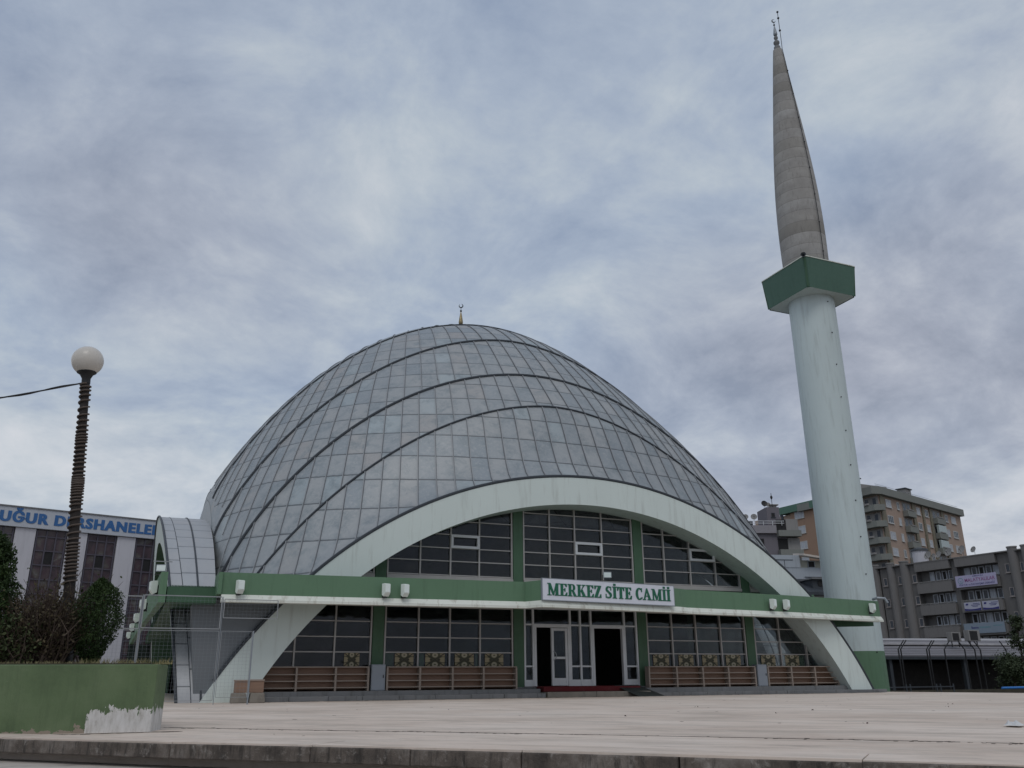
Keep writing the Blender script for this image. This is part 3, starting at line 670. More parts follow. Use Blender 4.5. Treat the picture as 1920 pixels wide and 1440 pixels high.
a = sq(1.93, 23.022); b_ = sq(1.77, 23.022); a2 = sq(1.93, 23.07); b2 = sq(1.77, 23.07); cpg.grid([q + [q[0]] for q in (b_, a, a2, b2, b_)]); cpg.build('balcony_coping', M['rim'], mina)
for i_, (x, y) in enumerate(((-1, -1), (1, -1), (1, 1), (-1, 1))):
    v = MB(); c0 = Vector((MX + x * 1.68, MY + y * 1.68, 21.26)); c1 = Vector((MX + x * 1.80, MY + y * 1.80, 22.95)); v.bar(c0, c1, 0.10, 0.10, (x, -y, 0)); v.build('corner_joint', M['darkgreen'], mina)
def spiremat():
    mt, N, L, b = nodes('spire_concrete'); co = objco(N); sp_ = N.new('ShaderNodeSeparateXYZ'); L.new(co, sp_.inputs[0])
    wn = N.new('ShaderNodeTexWhiteNoise'); wn.noise_dimensions = '1D'; L.new(mth(N, L, 'FLOOR', mth(N, L, 'DIVIDE', mth(N, L, 'SUBTRACT', sp_.outputs[2], 23.1), 0.74)), wn.inputs['W'])
    c = ramp(N, L, wn.outputs['Value'], [(0.0, (0.25, 0.24, 0.22)), (0.15, (0.315, 0.305, 0.285)), (0.6, (0.335, 0.325, 0.31)), (1.0, (0.36, 0.355, 0.345))])
    n = noise(N, L, co, 0.9, 6, 0.65); c = mixc(N, L, ramp(N, L, n, [(0.36, 0.5), (0.6, 0.0)]), c, (0.205, 0.195, 0.185)); st = noise(N, L, co, 3.2, 6, 0.7, 0, (2, 2, 0.4)); c = mixc(N, L, ramp(N, L, st, [(0.54, 0.0), (0.76, 0.6)]), c, (0.13, 0.12, 0.11))
    f = mth(N, L, 'FRACT', mth(N, L, 'DIVIDE', mth(N, L, 'SUBTRACT', sp_.outputs[2], 23.1), 0.74)); c = mixc(N, L, mth(N, L, 'MULTIPLY', mth(N, L, 'LESS_THAN', f, 0.035), 0.42), c, (0.09, 0.085, 0.08))
    L.new(c, b.inputs['Base Color']); b.inputs['Roughness'].default_value = 0.9; bump(N, L, b, noise(N, L, co, 14, 5, 0.65), 0.35, 0.03); return mt
spire = spiremat()
ZK = np.array([22.3, 24.5, 26.5, 28.0, 29.5, 31.0, 33.0, 35.0, 37.0, 39.3]); RK = np.array([1.23, 1.27, 1.275, 1.235, 1.155, 1.045, 0.88, 0.70, 0.495, 0.262])
PC = np.polyfit(ZK, RK, 5)
def spr(z): return float(np.polyval(PC, z))
sp = MB(); zs = []; z = 22.3
while z < 39.2:
    zs.append(z); z += 0.74
zs.append(39.25); nn = 48; rows = []
for k in range(len(zs) - 1):
    for zz_, dr in ((zs[k], -0.002), (zs[k] + 0.012, 0.0), (zs[k + 1] - 0.012, 0.0), (zs[k + 1], -0.002)):
        r = spr(zz_) + dr; row = []
        for j in range(nn + 1):
            th = 2 * math.pi * j / nn - math.pi / 2           # two shells: the seam faces the plaza
            rr = r * (1.0 + 0.05 * math.cos(2 * (th + math.pi / 2 - 0.5))) * (0.975 if 0.0 < (j / nn) < 0.22 else 1.0)
            row.append(Vector((MX + rr * math.cos(th), MY + rr * math.sin(th), zz_)))
        rows.append(row)
sp.grid(rows); sp.poly(rows[-1][:-1]); spo = sp.build('spire', spire, mina, smooth=True)
bands = MB()
for z in (30.2, 30.9, 27.2):
    pass
cab = MB(); cab.tube([Vector((MX + 0.12, MY - spr(z) * 1.05 - 0.02, z)) for z in np.linspace(22.9, 39.2, 30)] + [Vector((MX + 0.1, MY - 0.34, 40.0)), Vector((MX + 0.1, MY - 0.34, 42.1))], 0.02, 6)
for z in np.arange(24, 39, 1.9): cab.ball((MX + 0.12, MY - spr(z) * 1.05 - 0.03, z), 0.045, 6)
for z in (40.6, 41.6, 42.1): cab.ball((MX + 0.1, MY - 0.34, z), 0.075, 6)
cab.build('lightning_rod', M['black'], mina, smooth=True)
tp = MB(); tp.lathe([(0.22, 39.2), (0.20, 39.5), (0.10, 39.62), (0.19, 39.78), (0.19, 39.9), (0.07, 40.05), (0.13, 40.2), (0.13, 40.28), (0.05, 40.38), (0.05, 40.42)], (MX, MY, 0), 16); tp.build('spire_cap', M['stone'], mina, smooth=True)
finial((MX, MY, 40.4), 0.62, mina, M['greymetal'], True)
st = MB()
for z in np.arange(-0.2, 21, 1.9):
    th = -math.pi / 2; st.ball((MX + (RS + 0.02) * math.cos(th), MY + (RS + 0.02) * math.sin(th), z + 0.1), 0.036, 6)
0 and st.tube([(MX + (RS + 0.02) * math.cos(th), MY + (RS + 0.02) * math.sin(th), -0.7), (MX + (RS + 0.02) * math.cos(th), MY + (RS + 0.02) * math.sin(th), 21.2)], 0.010, 4)
st.build('cable_clamps', M['black'], mina, smooth=True)
ls = thing('loudspeaker', 'small dark horn loudspeaker on the corner of the minaret balcony', 'loudspeaker', (32.1, 33.15, 23.07))
mb = MB(); ax = Vector((-0.65, -0.7, 0.05)); mb.lathe([(0.04, 0), (0.045, 0.10), (0.07, 0.20), (0.14, 0.30), (0.15, 0.31), (0.12, 0.30), (0.04, 0.16)], Vector((32.12, 33.18, 22.98)), 18, ax, cap=False); mb.build('horn', M['darklead'], ls, smooth=True)
mb = MB(); mb.bar((32.25, 33.3, 22.9), (32.25, 33.3, 23.12), 0.05); mb.ball((32.2, 33.26, 22.99), 0.06, 8); mb.build('bracket', M['black'], ls)

# ================================================================== SIGN ABOVE THE ENTRANCE
sgn = thing('sign_board', 'white board with green serif letters fixed to the canopy over the entrance', 'sign', (15.9, 28.0, 3.24))
S0 = Vector((12.94, 27.66, 0)); S1 = Vector((18.84, 28.45, 0)); SD = (S1 - S0).normalized(); SN = Vector((SD.y, -SD.x, 0)); SW = (S1 - S0).length
def onS(u, z, d): return S0 + SD * u + SN * d + Vector((0, 0, z))
def sbox(mb, u0, z0, u1, z1, d0, d1):
    mb.hexa([onS(u0, z0, d1), onS(u1, z0, d1), onS(u1, z0, d0), onS(u0, z0, d0), onS(u0, z1, d1), onS(u1, z1, d1), onS(u1, z1, d0), onS(u0, z1, d0)])
mb = MB(); sbox(mb, 0, 3.25, SW, 3.97, -0.03, 0.05); mb.build('board', plain('sign_white', (0.62, 0.65, 0.72), 0.4, 0, 0.04), sgn)
mb = MB()
for q in ((-0.02, 3.225, SW + 0.02, 3.25), (-0.02, 3.97, SW + 0.02, 3.99), (-0.02, 3.25, 0, 3.97), (SW, 3.25, SW + 0.02, 3.97)): sbox(mb, *q, -0.03, 0.056)
mb.build('frame', M['greymetal'], sgn)
mb = MB()
for u in np.arange(0.4, SW, 1.2): sbox(mb, u, 3.3, u + 0.06, 3.9, -0.16, -0.032)
mb.build('bracket', M['steel'], sgn)
class Glyph:
    """slab serif capitals drawn from straight pieces and arcs, in a box of height 1"""
    def __init__(s): s.p = []
    def r(s, x0, y0, x1, y1): s.p.append([(x0, y0), (x1, y0), (x1, y1), (x0, y1)])
    def q(s, *pts): s.p.append(list(pts))
    def arc(s, cx_, cy_, rx, ry, w0, w1, a0, a1, n=14):
        A = np.linspace(R_(a0), R_(a1), n)
        for k in range(n - 1):
            f = lambda a, o: (cx_ + (rx - (w0 if o else 0)) * math.cos(a), cy_ + (ry - (w1 if o else 0)) * math.sin(a))
            s.p.append([f(A[k], 0), f(A[k + 1], 0), f(A[k + 1], 1), f(A[k], 1)])
def glyphs():
    G = {}; S_, B = 0.075, 0.26
    g = Glyph(); g.r(.0, 0, .42, S_); g.r(.0, 1 - S_, .34, 1); g.r(.13, S_, .25, 1 - S_); g.r(.80, 0, 1.30, S_); g.r(.94, 1 - S_, 1.28, 1); g.r(.90, S_, 1.17, 1 - S_)
    g.q((.10, 1 - S_), (.36, 1 - S_), (.72, .12), (.60, .0)); g.q((.60, .0), (.72, .12), (.93, .85), (.93, 1 - S_)); G['M'] = (g.p, 1.30)
    g = Glyph(); g.r(0, 0, .80, S_); g.r(0, 1 - S_, .78, 1); g.r(.12, S_, .12 + B, 1 - S_); g.r(.38, .46, .60, .55); g.r(.55, .36, .62, .65); g.q((.60, S_), (.80, S_), (.84, .30), (.77, .30)); g.q((.58, 1 - S_), (.78, 1 - S_), (.79, .74), (.72, .74)); G['E'] = (g.p, .86)
    g = Glyph(); g.r(0, 0, .48, S_); g.r(0, 1 - S_, .40, 1); g.r(.12, S_, .12 + B, 1 - S_); g.r(.38, 1 - S_, .55, 1); g.r(.38, .46, .55, .54); g.arc(.53, .73, .30, .27, .22, .08, -90, 90); g.q((.46, .46), (.66, .46), (.92, S_), (.66, S_)); g.r(.66, 0, .98, S_); G['R'] = (g.p, .98)
    g = Glyph(); g.r(0, 0, .48, S_); g.r(0, 1 - S_, .48, 1); g.r(.12, S_, .12 + B, 1 - S_); g.q((.38, .38), (.48, .52), (.86, 1 - S_), (.74, 1 - S_)); g.r(.60, 1 - S_, .98, 1); g.q((.44, .50), (.60, .64), (.98, S_), (.68, S_)); g.r(.58, 0, 1.05, S_); G['K'] = (g.p, 1.05)
    g = Glyph(); g.r(.02, 0, .80, S_ + .01); g.r(.04, .99 - S_, .78, 1); g.q((.02, S_), (.32, S_), (.78, .92), (.48, .92)); g.q((.04, .70), (.11, .70), (.22, .92), (.04, .92)); g.q((.73, .30), (.80, .30), (.80, S_), (.60, S_)); G['Z'] = (g.p, .84)
    g = Glyph(); g.arc(.38, .74, .33, .27, .20, .085, 40, 232); g.arc(.38, .27, .36, .28, .22, .085, -140, 55); g.q((.13, .62), (.30, .70), (.70, .38), (.52, .28)); g.r(.62, .66, .69, .98); g.r(.03, .03, .10, .36); G['S'] = (g.p, .80)
    g = Glyph(); g.r(0, 0, .50, S_); g.r(0, 1 - S_, .50, 1); g.r(.12, S_, .38, 1 - S_); g.r(.13, 1.07, .37, 1.24); G['İ'] = (g.p, .50)
    g = Glyph(); g.r(.20, 0, .68, S_); g.r(.31, S_, .57, .91); g.r(.02, .91, .86, 1); g.q((.02, .66), (.09, .66), (.22, .91), (.02, .91)); g.q((.79, .66), (.86, .66), (.86, .91), (.66, .91)); G['T'] = (g.p, .88)
    g = Glyph(); g.arc(.46, .5, .44, .52, .26, .085, 48, 312, 22); g.r(.72, .66, .79, 1.0); g.r(.74, .10, .80, .24); G['C'] = (g.p, .86)
    g = Glyph(); g.r(-.02, 0, .34, S_); g.r(.56, 0, 1.08, S_); g.q((.10, S_), (.22, S_), (.54, .90), (.44, 1.0)); g.q((.44, 1.0), (.54, 1.02), (.98, S_), (.68, S_)); g.r(.26, .30, .74, .38); G['A'] = (g.p, 1.06)
    return G
G = glyphs(); txt = "MERKEZ SİTE CAMİİ"; gap = 0.06
tw = sum((G[c][1] + gap) if c != ' ' else 0.42 for c in txt); u0 = 0.20; hgt = 0.425; sxw = (SW - 0.36) / tw
u = u0; mb = MB(); cnt = 0; LG = plain('letter_green', (0.008, 0.115, 0.062), 0.35, 0, 0.1)
for c in txt:
    if c == ' ':
        u += 0.42 * sxw; mb.build('word', LG, sgn); mb = MB(); continue
    for pl_ in G[c][0]:
        cnt += 1; d = 0.062 + (cnt % 9) * 0.0012
        for dx_ in (-0.024, 0.024): mb.prism([onS(u + (x + dx_) * sxw, 3.40 + y * hgt, 0.051) for x, y in pl_], SN * (d - 0.051 + (0.0005 if dx_ > 0 else 0)))
    u += (G[c][1] + gap) * sxw
mb.build('word', LG, sgn)

# ================================================================== LAMPS ON THE CANOPY
def wall_lamp(c, out, label, group):
    out = Vector(out).normalized(); side = Vector((-out.y, out.x, 0)); c = Vector(c); o = thing('wall_lamp', label, 'lamp', c, group)
    def P(a, d, z): return c + side * a + out * d + Vector((0, 0, z))
    w = 0.105; mb = MB(); prof = [(0.06, -0.13), (0.17, -0.19), (0.27, -0.07), (0.27, 0.21), (0.20, 0.235), (0.06, 0.235)]
    mb.prism([P(-w, d, z) for d, z in prof], side * (2 * w)); mb.build('housing', M['lampwhite'], o, bevel=0.008)
    mb = MB(); mb.hexa([P(-w + .02, 0.272, -0.05), P(w - .02, 0.272, -0.05), P(w - .02, 0.280, -0.05), P(-w + .02, 0.280, -0.05), P(-w + .02, 0.272, 0.19), P(w - .02, 0.272, 0.19), P(w - .02, 0.280, 0.19), P(-w + .02, 0.280, 0.19)]); mb.build('lens', M['lens'], o)
    mb = MB(); mb.hexa([P(-.05, 0.0, -0.23), P(.05, 0.0, -0.23), P(.05, 0.16, -0.23), P(-.05, 0.16, -0.23), P(-.04, 0.0, 0.1), P(.04, 0.0, 0.1), P(.04, 0.058, 0.1), P(-.04, 0.058, 0.1)]); mb.build('bracket', M['black'], o)
    return o
M['lampwhite'] = plain('lamp_white', (0.68, 0.74, 0.70), 0.4, 0, 0.05); M['lens'] = plain('lamp_lens', (0.74, 0.82, 0.80), 0.15, 0, 0.05)
oL = Vector((0.04, -1, 0)); oR = Vector((0.12, -1, 0))
for x, y, z, o_, lab in ((2.9, 28.93, 3.43, (0.32, -1, 0), 'white box lamp alone at the left end of the front canopy'), (7.56, 28.67, 3.46, (0.32, -1, 0), 'white box lamp on green canopy, left one of the pair left of the sign'), (8.2, 28.63, 3.46, (0.32, -1, 0), 'white box lamp on green canopy, right one of the pair left of the sign'),
        (24.13, 29.36, 3.48, (0.38, -1, 0), 'white box lamp on green canopy, left one of the pair right of the sign'), (24.89, 29.45, 3.48, (0.38, -1, 0), 'white box lamp on green canopy, right one of the pair right of the sign'), (30.53, 30.38, 3.55, (0.38, -1, 0), 'white box lamp alone at the right end of the front canopy by the minaret')):
    wall_lamp((x, y, z), o_, lab, 'box lamps along the mosque canopy')
for k, (x, y) in enumerate(((0.60, 30.6), (0.40, 37.6), (0.24, 45.5), (0.09, 53.5), (-0.06, 62.5))):
    wall_lamp((x, y, 3.50), (-1, -0.25, 0), ['white box lamp on side canopy, nearest of the row behind the fence', 'white box lamp on side canopy, second nearest behind the fence', 'white box lamp on side canopy, middle of five behind the fence', 'white box lamp on side canopy, second smallest behind the fence', 'white box lamp on side canopy, farthest and smallest behind the fence'][k], 'box lamps along the mosque canopy')
def flood(c, out, s, label):
    out = Vector(out).normalized(); side = Vector((-out.y, out.x, 0)); c = Vector(c); o = thing('floodlight', label, 'floodlight', c)
    def P(a, d, z): return c + side * a * s + out * d * s + Vector((0, 0, z * s))
    mb = MB(); mb.hexa([P(-.2, 0, -.14), P(.2, 0, -.14), P(.24, -.12, -.17), P(-.24, -.12, -.17), P(-.2, 0, .14), P(.2, 0, .14), P(.24, -.12, .17), P(-.24, -.12, .17)]) if False else mb.hexa([P(-.24, .0, -.17), P(.24, .0, -.17), P(.2, -.12, -.13), P(-.2, -.12, -.13), P(-.24, .0, .17), P(.24, .0, .17), P(.2, -.12, .13), P(-.2, -.12, .13)]); mb.build('housing', M['greymetal'], o, bevel=0.01)
    mb = MB(); mb.hexa([P(-.20, .004, -.13), P(.20, .004, -.13), P(.20, .012, -.13), P(-.20, .012, -.13), P(-.20, .004, .13), P(.20, .004, .13), P(.20, .012, .13), P(-.20, .012, .13)]); mb.build('lens', M['lens'], o)
    mb = MB(); mb.bar(P(-.26, -.05, 0), P(-.26, -.05, -.30), 0.03 * s); mb.bar(P(.26, -.05, 0), P(.26, -.05, -.30), 0.03 * s); mb.bar(P(-.275, -.05, -.30), P(.275, -.05, -.30), 0.03 * s); mb.build('bracket', M['black'], o)
flood((17.0, 30.2, 4.52), (-0.3, -1, -0.1), 0.72, 'small square floodlight standing on the canopy just above the sign')
flood((0.62, 31.4, 4.25), (-0.35, -1, 0), 0.72, 'rectangular floodlight mounted inside the side porch arch')
mb = MB(); mb.bar((0.62, 31.4, 3.5), (0.62, 31.4, 4.03), 0.05); mb.bar((0.35, 31.42, 4.47), (0.95, 31.42, 4.47), 0.03); tag(mb.build('floodlight_post', M['steel']), 'thin steel post carrying the floodlight at the side porch', 'post')

# ================================================================== SHOE RACKS, PANELS, RAMP, CRATES
def wood(name, c):
    mt, N, L, b = nodes(name); co = objco(N); n = noise(N, L, co, 3.0, 6, 0.65, 0.6, (0.4, 3, 9))
    L.new(mixc(N, L, n, tuple(x * 0.62 for x in c), tuple(min(1, x * 1.25) for x in c)), b.inputs['Base Color']); b.inputs['Roughness'].default_value = 0.55; bump(N, L, b, n, 0.15, 0.01); return mt
M['wood'] = wood('rack_wood', (0.25, 0.15, 0.10)); M['woodpale'] = wood('rack_edge_wood', (0.30, 0.245, 0.205))
def rack(x0, x1, divs, label):
    o = thing('shoe_rack', label, 'shoe rack', ((x0 + x1) / 2, 31.05, 0.30), 'wooden shoe racks along the mosque front')
    y0, y1, z0, z1 = 30.92, 31.22, 0.302, 1.10
    mb = MB(); mb.box(x0, y1 - 0.02, z0, x1, y1, z1); mb.build('back_panel', M['wood'], o)
    for z in (0.40, 0.615, 0.83):
        mb = MB(); mb.box(x0 + 0.02, y0 + 0.01, z, x1 - 0.02, y1 - 0.022, z + 0.022); mb.box(x0 + 0.02, y0 + 0.004, z - 0.004, x1 - 0.02, y0 + 0.01, z + 0.030); mb.build('shelf', M['woodpale'], o)
    mb = MB(); mb.box(x0 - 0.02, y0 - 0.01, z1 - 0.035, x1 + 0.02, y1, z1); mb.build('top_board', M['woodpale'], o)
    for x in [x0] + divs + [x1]:
        mb = MB(); mb.box(x - 0.033, y0 - 0.006, z0, x + 0.033, y1 - 0.023, z1 - 0.037); mb.build('upright', M['woodpale'], o)
rack(4.15, 7.74, [5.27, 6.60], 'brown wooden shoe rack in the left corner by the arch foot, three compartments')
rack(8.42, 13.36, [9.62, 10.85, 12.05], 'brown wooden shoe rack left of the entrance, four compartments')
rack(19.12, 24.30, [20.42, 21.68, 22.95], 'brown wooden shoe rack right of the entrance, four compartments')
rack(24.98, 28.75, [26.22, 27.50], 'brown wooden shoe rack in the right corner by the arch foot, three compartments')
def cabinet(x0, x1, label):
    o = thing('metal_cabinet', label, 'cabinet', ((x0 + x1) / 2, 31.0, 0.30), 'grey cabinets at the column feet'); mb = MB(); mb.box(x0, 30.90, 0.302, x1, 31.25, 1.17); mb.build('body', M['greymetal'], o, bevel=0.01)
    mb = MB(); mb.box(x0 + 0.03, 30.892, 0.33, x1 - 0.03, 30.898, 1.14); mb.build('door', plain('cabinet_door', (0.27, 0.30, 0.34), 0.45, 0.1), o)
    mb = MB(); mb.box(x1 - 0.09, 30.875, 0.72, x1 - 0.06, 30.891, 0.82); mb.build('handle', M['black'], o)
cabinet(7.84, 8.34, 'grey metal cabinet at the column foot left of the entrance'); cabinet(24.40, 24.90, 'grey metal cabinet at the column foot right of the entrance')
mb = MB(); mb.hexa([(17.75, 29.55, 0.0), (19.0, 29.75, 0.0), (18.55, 30.9, 0.385), (17.45, 30.85, 0.385), (17.75, 29.55, 0.02), (19.0, 29.75, 0.02), (18.55, 30.9, 0.41), (17.45, 30.85, 0.41)])
tag(mb.build('ramp_plate', plain('ramp_steel', (0.055, 0.065, 0.065), 0.5, 0.4), bevel=0.003), 'dark steel ramp plate leading up to the open right doorway', 'ramp')
M['card'] = wood('crate_wood', (0.25, 0.155, 0.105))
def crate(x0, y0, z0, x1, y1, z1, label):
    o = thing('wooden_crate', label, 'crate', ((x0 + x1) / 2, (y0 + y1) / 2, z0), 'old crates by the arch foot'); t = 0.025
    for nm, q in (('side_board', (x0, y0, z0, x1, y0 + t, z1 - 0.05)), ('side_board', (x0, y1 - t, z0, x1, y1, z1 - 0.05)), ('end_board', (x0, y0 + t, z0, x0 + t, y1 - t, z1 - 0.05)), ('end_board', (x1 - t, y0 + t, z0, x1, y1 - t, z1 - 0.05)), ('base_board', (x0 + t, y0 + t, z0, x1 - t, y1 - t, z0 + t))):
        mb = MB(); mb.box(*q); mb.build(nm, M['card'], o)
    for a, b_ in (((x0, y0), (x1, y0)), ((x0, y1), (x1, y1))): mb = MB(); mb.bar((a[0] - .015, a[1], z1 - .03), (b_[0] + .015, b_[1], z1 - .03), 0.05, 0.045); mb.build('top_rail', M['woodpale'], o)
crate(3.56, 29.2, 0.30, 3.99, 29.55, 0.70, 'reddish brown wooden crate at the arch foot, right of the other crate'); crate(3.12, 29.15, 0.30, 3.52, 29.5, 0.69, 'greyer wooden crate behind the mesh fence post, left of the other crate')
rb = MB(); random.seed(3)
for x0, x1 in ((3.0, 3.50), (3.56, 4.05)):
    c = [(x0, 28.98, 0.0), (x1, 29.02, 0.0), (x1 - .03, 29.6, 0.0), (x0 + .04, 29.6, 0.0), (x0 + .03, 29.05, 0.295), (x1 - .04, 29.06, 0.295), (x1 - .06, 29.57, 0.295), (x0 + .05, 29.56, 0.295)]
    b0 = MB(); b0.hexa(c); tag(b0.build('stone_block', M['oldstone'], bevel=0.03), 'rough broken stone block under the %s crate by the arch foot' % ('greyer left' if x0 < 3.2 else 'reddish right'), 'stone block', 'stone blocks under the crates')

# ================================================================== MESH FENCE
def mesh_panel(o, x0, x1, y, z0, z1, stepx, stepz, rail=0.026, y2=None):
    y2 = y if y2 is None else y2; yy = lambda x: y + (y2 - y) * (x - x0) / (x1 - x0)
    fr = MB()
    for z in (z0, z1): fr.bar((x0, y, z), (x1, y2, z), rail)
    for x in (x0, x1): fr.bar((x, yy(x), z0 + rail / 2), (x, yy(x), z1 - rail / 2), rail)
    f = fr.build('panel_frame', M['steel'], o); w = MB()
    for x in np.arange(x0 + stepx, x1, stepx): w.bar((x, yy(x) + .003, z0), (x, yy(x) + .003, z1), 0.0026)
    for z in np.arange(z0 + stepz, z1, stepz): w.bar((x0, y - .003, z), (x1, y2 - .003, z), 0.0026)
    w.build('wire_mesh', M['greymetal'], f)
fc = thing('mesh_fence', 'galvanised wire mesh fence with upper panels closing the left corner of the plaza', 'fence', (1.6, 27.5, 0.0))
mesh_panel(fc, 0.20, 2.34, 27.5, 2.10, 3.02, 0.11, 0.10); mesh_panel(fc, -1.9, 0.14, 27.6, 2.08, 2.98, 0.11, 0.10, y2=27.5); mesh_panel(fc, 2.42, 3.98, 27.5, 2.42, 2.96, 0.11, 0.10, 0.022)
mesh_panel(fc, -1.9, 0.14, 27.6, 0.12, 2.04, 0.11, 0.10, 0.014, y2=27.5); mesh_panel(fc, 0.20, 2.34, 27.5, 0.12, 2.04, 0.11, 0.10, 0.014); mesh_panel(fc, 2.42, 3.29, 27.5, 0.20, 2.04, 0.11, 0.10, 0.012)
for x, zt_, w in ((0.17, 3.03, 0.035), (2.38, 3.03, 0.018), (3.33, 2.06, 0.04), (-1.93, 3.0, 0.05)):
    mb = MB(); mb.box(x - w / 2, 27.52, 0.0, x + w / 2, 27.52 + w, zt_); mb.build('post', M['greymetal'], fc)

nb = MB(); nb.box(-0.15, 63.2, 0.0, 2.6, 63.26, 3.0); nb.box(-0.15, 63.14, 0.0, -0.09, 63.199, 3.0); nb.box(2.54, 63.14, 0.0, 2.6, 63.199, 3.0)  # added screen that makes the passage under the side canopy look dark
tag(nb.build('darkening_screen', plain('dark_green_screen', (0.016, 0.026, 0.022), 0.9)), 'dark green screen added to darken the far end of the passage under the side canopy', 'screen')
# ================================================================== PLANTER, LAMP POST, PLANTS
def plaster():
    mt, N, L, b = nodes('planter_plaster'); co = N.new('ShaderNodeNewGeometry').outputs['Position']
    sp = N.new('ShaderNodeSeparateXYZ'); L.new(co, sp.inputs[0])
    n1 = noise(N, L, co, 1.4, 6, 0.65); n2 = noise(N, L, co, 5.5, 5, 0.7); n3 = noise(N, L, co, 3, 6, 0.7, 0, (3, 3, 0.35)); n5 = noise(N, L, co, 16, 6, 0.75)
    base = ramp(N, L, n1, [(0.3, (0.075, 0.115, 0.055)), (0.5, (0.105, 0.155, 0.075)), (0.72, (0.135, 0.185, 0.098))])
    base = mixc(N, L, ramp(N, L, n3, [(0.5, 0.0), (0.75, 0.5)]), base, (0.055, 0.085, 0.042)); base = mixc(N, L, ramp(N, L, n5, [(0.68, 0.0), (0.76, 0.6)]), base, (0.26, 0.29, 0.2))
    # patch of whitewash brushed over the foot of the wall near its right corner
    edge_ = mth(N, L, 'ADD', 0.27, mth(N, L, 'MULTIPLY', mth(N, L, 'SUBTRACT', noise(N, L, co, 7.0, 6, 0.7, 0.4, (1.3, 1.3, 0.75)), 0.5), 0.55))
    inx = mth(N, L, 'MULTIPLY', mth(N, L, 'GREATER_THAN', mth(N, L, 'ADD', sp.outputs[0], mth(N, L, 'MULTIPLY', n2, 0.05)), -0.39), 1.0)
    patch = mth(N, L, 'MULTIPLY', inx, mth(N, L, 'LESS_THAN', sp.outputs[2], edge_))
    wh = ramp(N, L, noise(N, L, co, 7, 6, 0.7, 0, (2, 2, 0.6)), [(0.3, (0.36, 0.34, 0.31)), (0.5, (0.56, 0.55, 0.53)), (0.7, (0.66, 0.65, 0.64))])
    base = mixc(N, L, patch, base, wh)
    # crumbling bare plaster along the foot further left
    low = mth(N, L, 'LESS_THAN', sp.outputs[2], mth(N, L, 'MULTIPLY', mth(N, L, 'SUBTRACT', n2, 0.40), 0.42))
    low = mth(N, L, 'MULTIPLY', low, mth(N, L, 'SUBTRACT', 1.0, inx)); base = mixc(N, L, low, base, (0.27, 0.225, 0.18))
    L.new(base, b.inputs['Base Color']); b.inputs['Roughness'].default_value = 0.8
    bump(N, L, b, mth(N, L, 'ADD', n2, mth(N, L, 'MULTIPLY', patch, 0.5)), 0.4, 0.02); return mt
pt = thing('planter_wall', 'low green plastered planter wall with a white brushed patch at its foot', 'planter', (-2.0, 14.0, 0.0))
pp = [(-6.5, 13.75), (0.37, 12.95), (0.52, 13.60), (0.25, 15.6), (-6.5, 16.2)]
mb = MB(); mb.prism([(x, y, -0.02) for x, y in pp], (0, 0, 0.86)); mb.build('planter_body', plaster(), pt, bevel=0.012)
mb = MB(); cc = Vector((-2.3, 14.5, 0)); mb.prism([cc.lerp(Vector((x, y, 0)), 0.96) + Vector((0, 0, 0.80)) for x, y in pp], (0, 0, 0.055)); mb.build('planter_soil', M['soil'], pt)
mb = MB(); mb.bar((0.36, 12.952, 0.0), (0.36, 12.952, 0.83), 0.12, 0.02, (1, 0, 0)) if False else None
lp = thing('lamp_post', 'lamp post wrapped in rope light with a white globe on top', 'street lamp', (-0.86, 14.5, 0.85))
LB0 = Vector((-0.86, 14.5, 0.84)); LB1 = Vector((-1.175, 14.5, 5.20))
M['pole'] = paint('rusty_pole', (0.02, 0.016, 0.014), 0.7, 0.4, 5, False, (0.04, 0.025, 0.018), 0.5, 0.3); M['rope'] = paint('rope_light', (0.085, 0.066, 0.055), 0.6, 0.3, 8, False, (0.05, 0.04, 0.035), 0.6, 0.1)
mb = MB(); mb.tube([LB0.lerp(LB1, t) for t in np.linspace(0, 1, 8)], [0.085, 0.082, 0.078, 0.074, 0.070, 0.066, 0.062, 0.060], 14); mb.build('pole', M['pole'], lp, smooth=True)
bs = MB(); d = (LB1 - LB0).normalized(); bs.lathe([(0.12, 0.0), (0.12, 0.80), (0.095, 0.86), (0.09, 0.95)], LB0 + Vector((0, 0, 0.0)), 12, d); bs.build('base_sleeve', M['black'], lp, smooth=True)
rp = MB(); pts = []; random.seed(11); uu = d.orthogonal().normalized(); ww = d.cross(uu); t = 1.15; ang = 0
while t < 4.28:
    r = 0.085 - 0.022 * t / 4.4 + 0.012; pts.append(LB0 + d * t + (uu * math.cos(ang) + ww * math.sin(ang)) * r); ang += 0.42; t += 0.0040 * (1.0 + 0.85 * math.sin(t * 5.3) * math.sin(t * 1.7 + 1)) + (0.001 if int(t * 9) % 3 else 0.0)
rp.tube(pts, 0.015, 6); rp.build('rope_light', M['rope'], lp, smooth=True)
mb = MB(); mb.lathe([(0.065, -0.08), (0.065, 0.0), (0.10, 0.07), (0.145, 0.10), (0.145, 0.12)], LB1, 18, d); mb.build('globe_collar', M['black'], lp, smooth=True)
mb = MB(); mb.ball(LB1 + d * 0.30, 0.238, 20); mb.build('globe', plain('opal_globe', (0.56, 0.53, 0.485), 0.25, 0, 0.04), lp, smooth=True)
cb_ = MB(); A0 = LB1 + Vector((-0.05, 0, -0.08)); pts = []
for i in range(60):
    t = i / 59; p = A0.lerp(Vector((-9.5, 15.5, 3.5)), t) + Vector((0, 0, -0.55 * 4 * t * (1 - t) * 0.5)); pts.append(p)
cb_.tube(pts, 0.013, 6); pts2 = [p + Vector((0, 0.017 * math.cos(i * 0.9), 0.017 * math.sin(i * 0.9))) for i, p in enumerate(pts)]; cb_.tube(pts2, 0.010, 5)
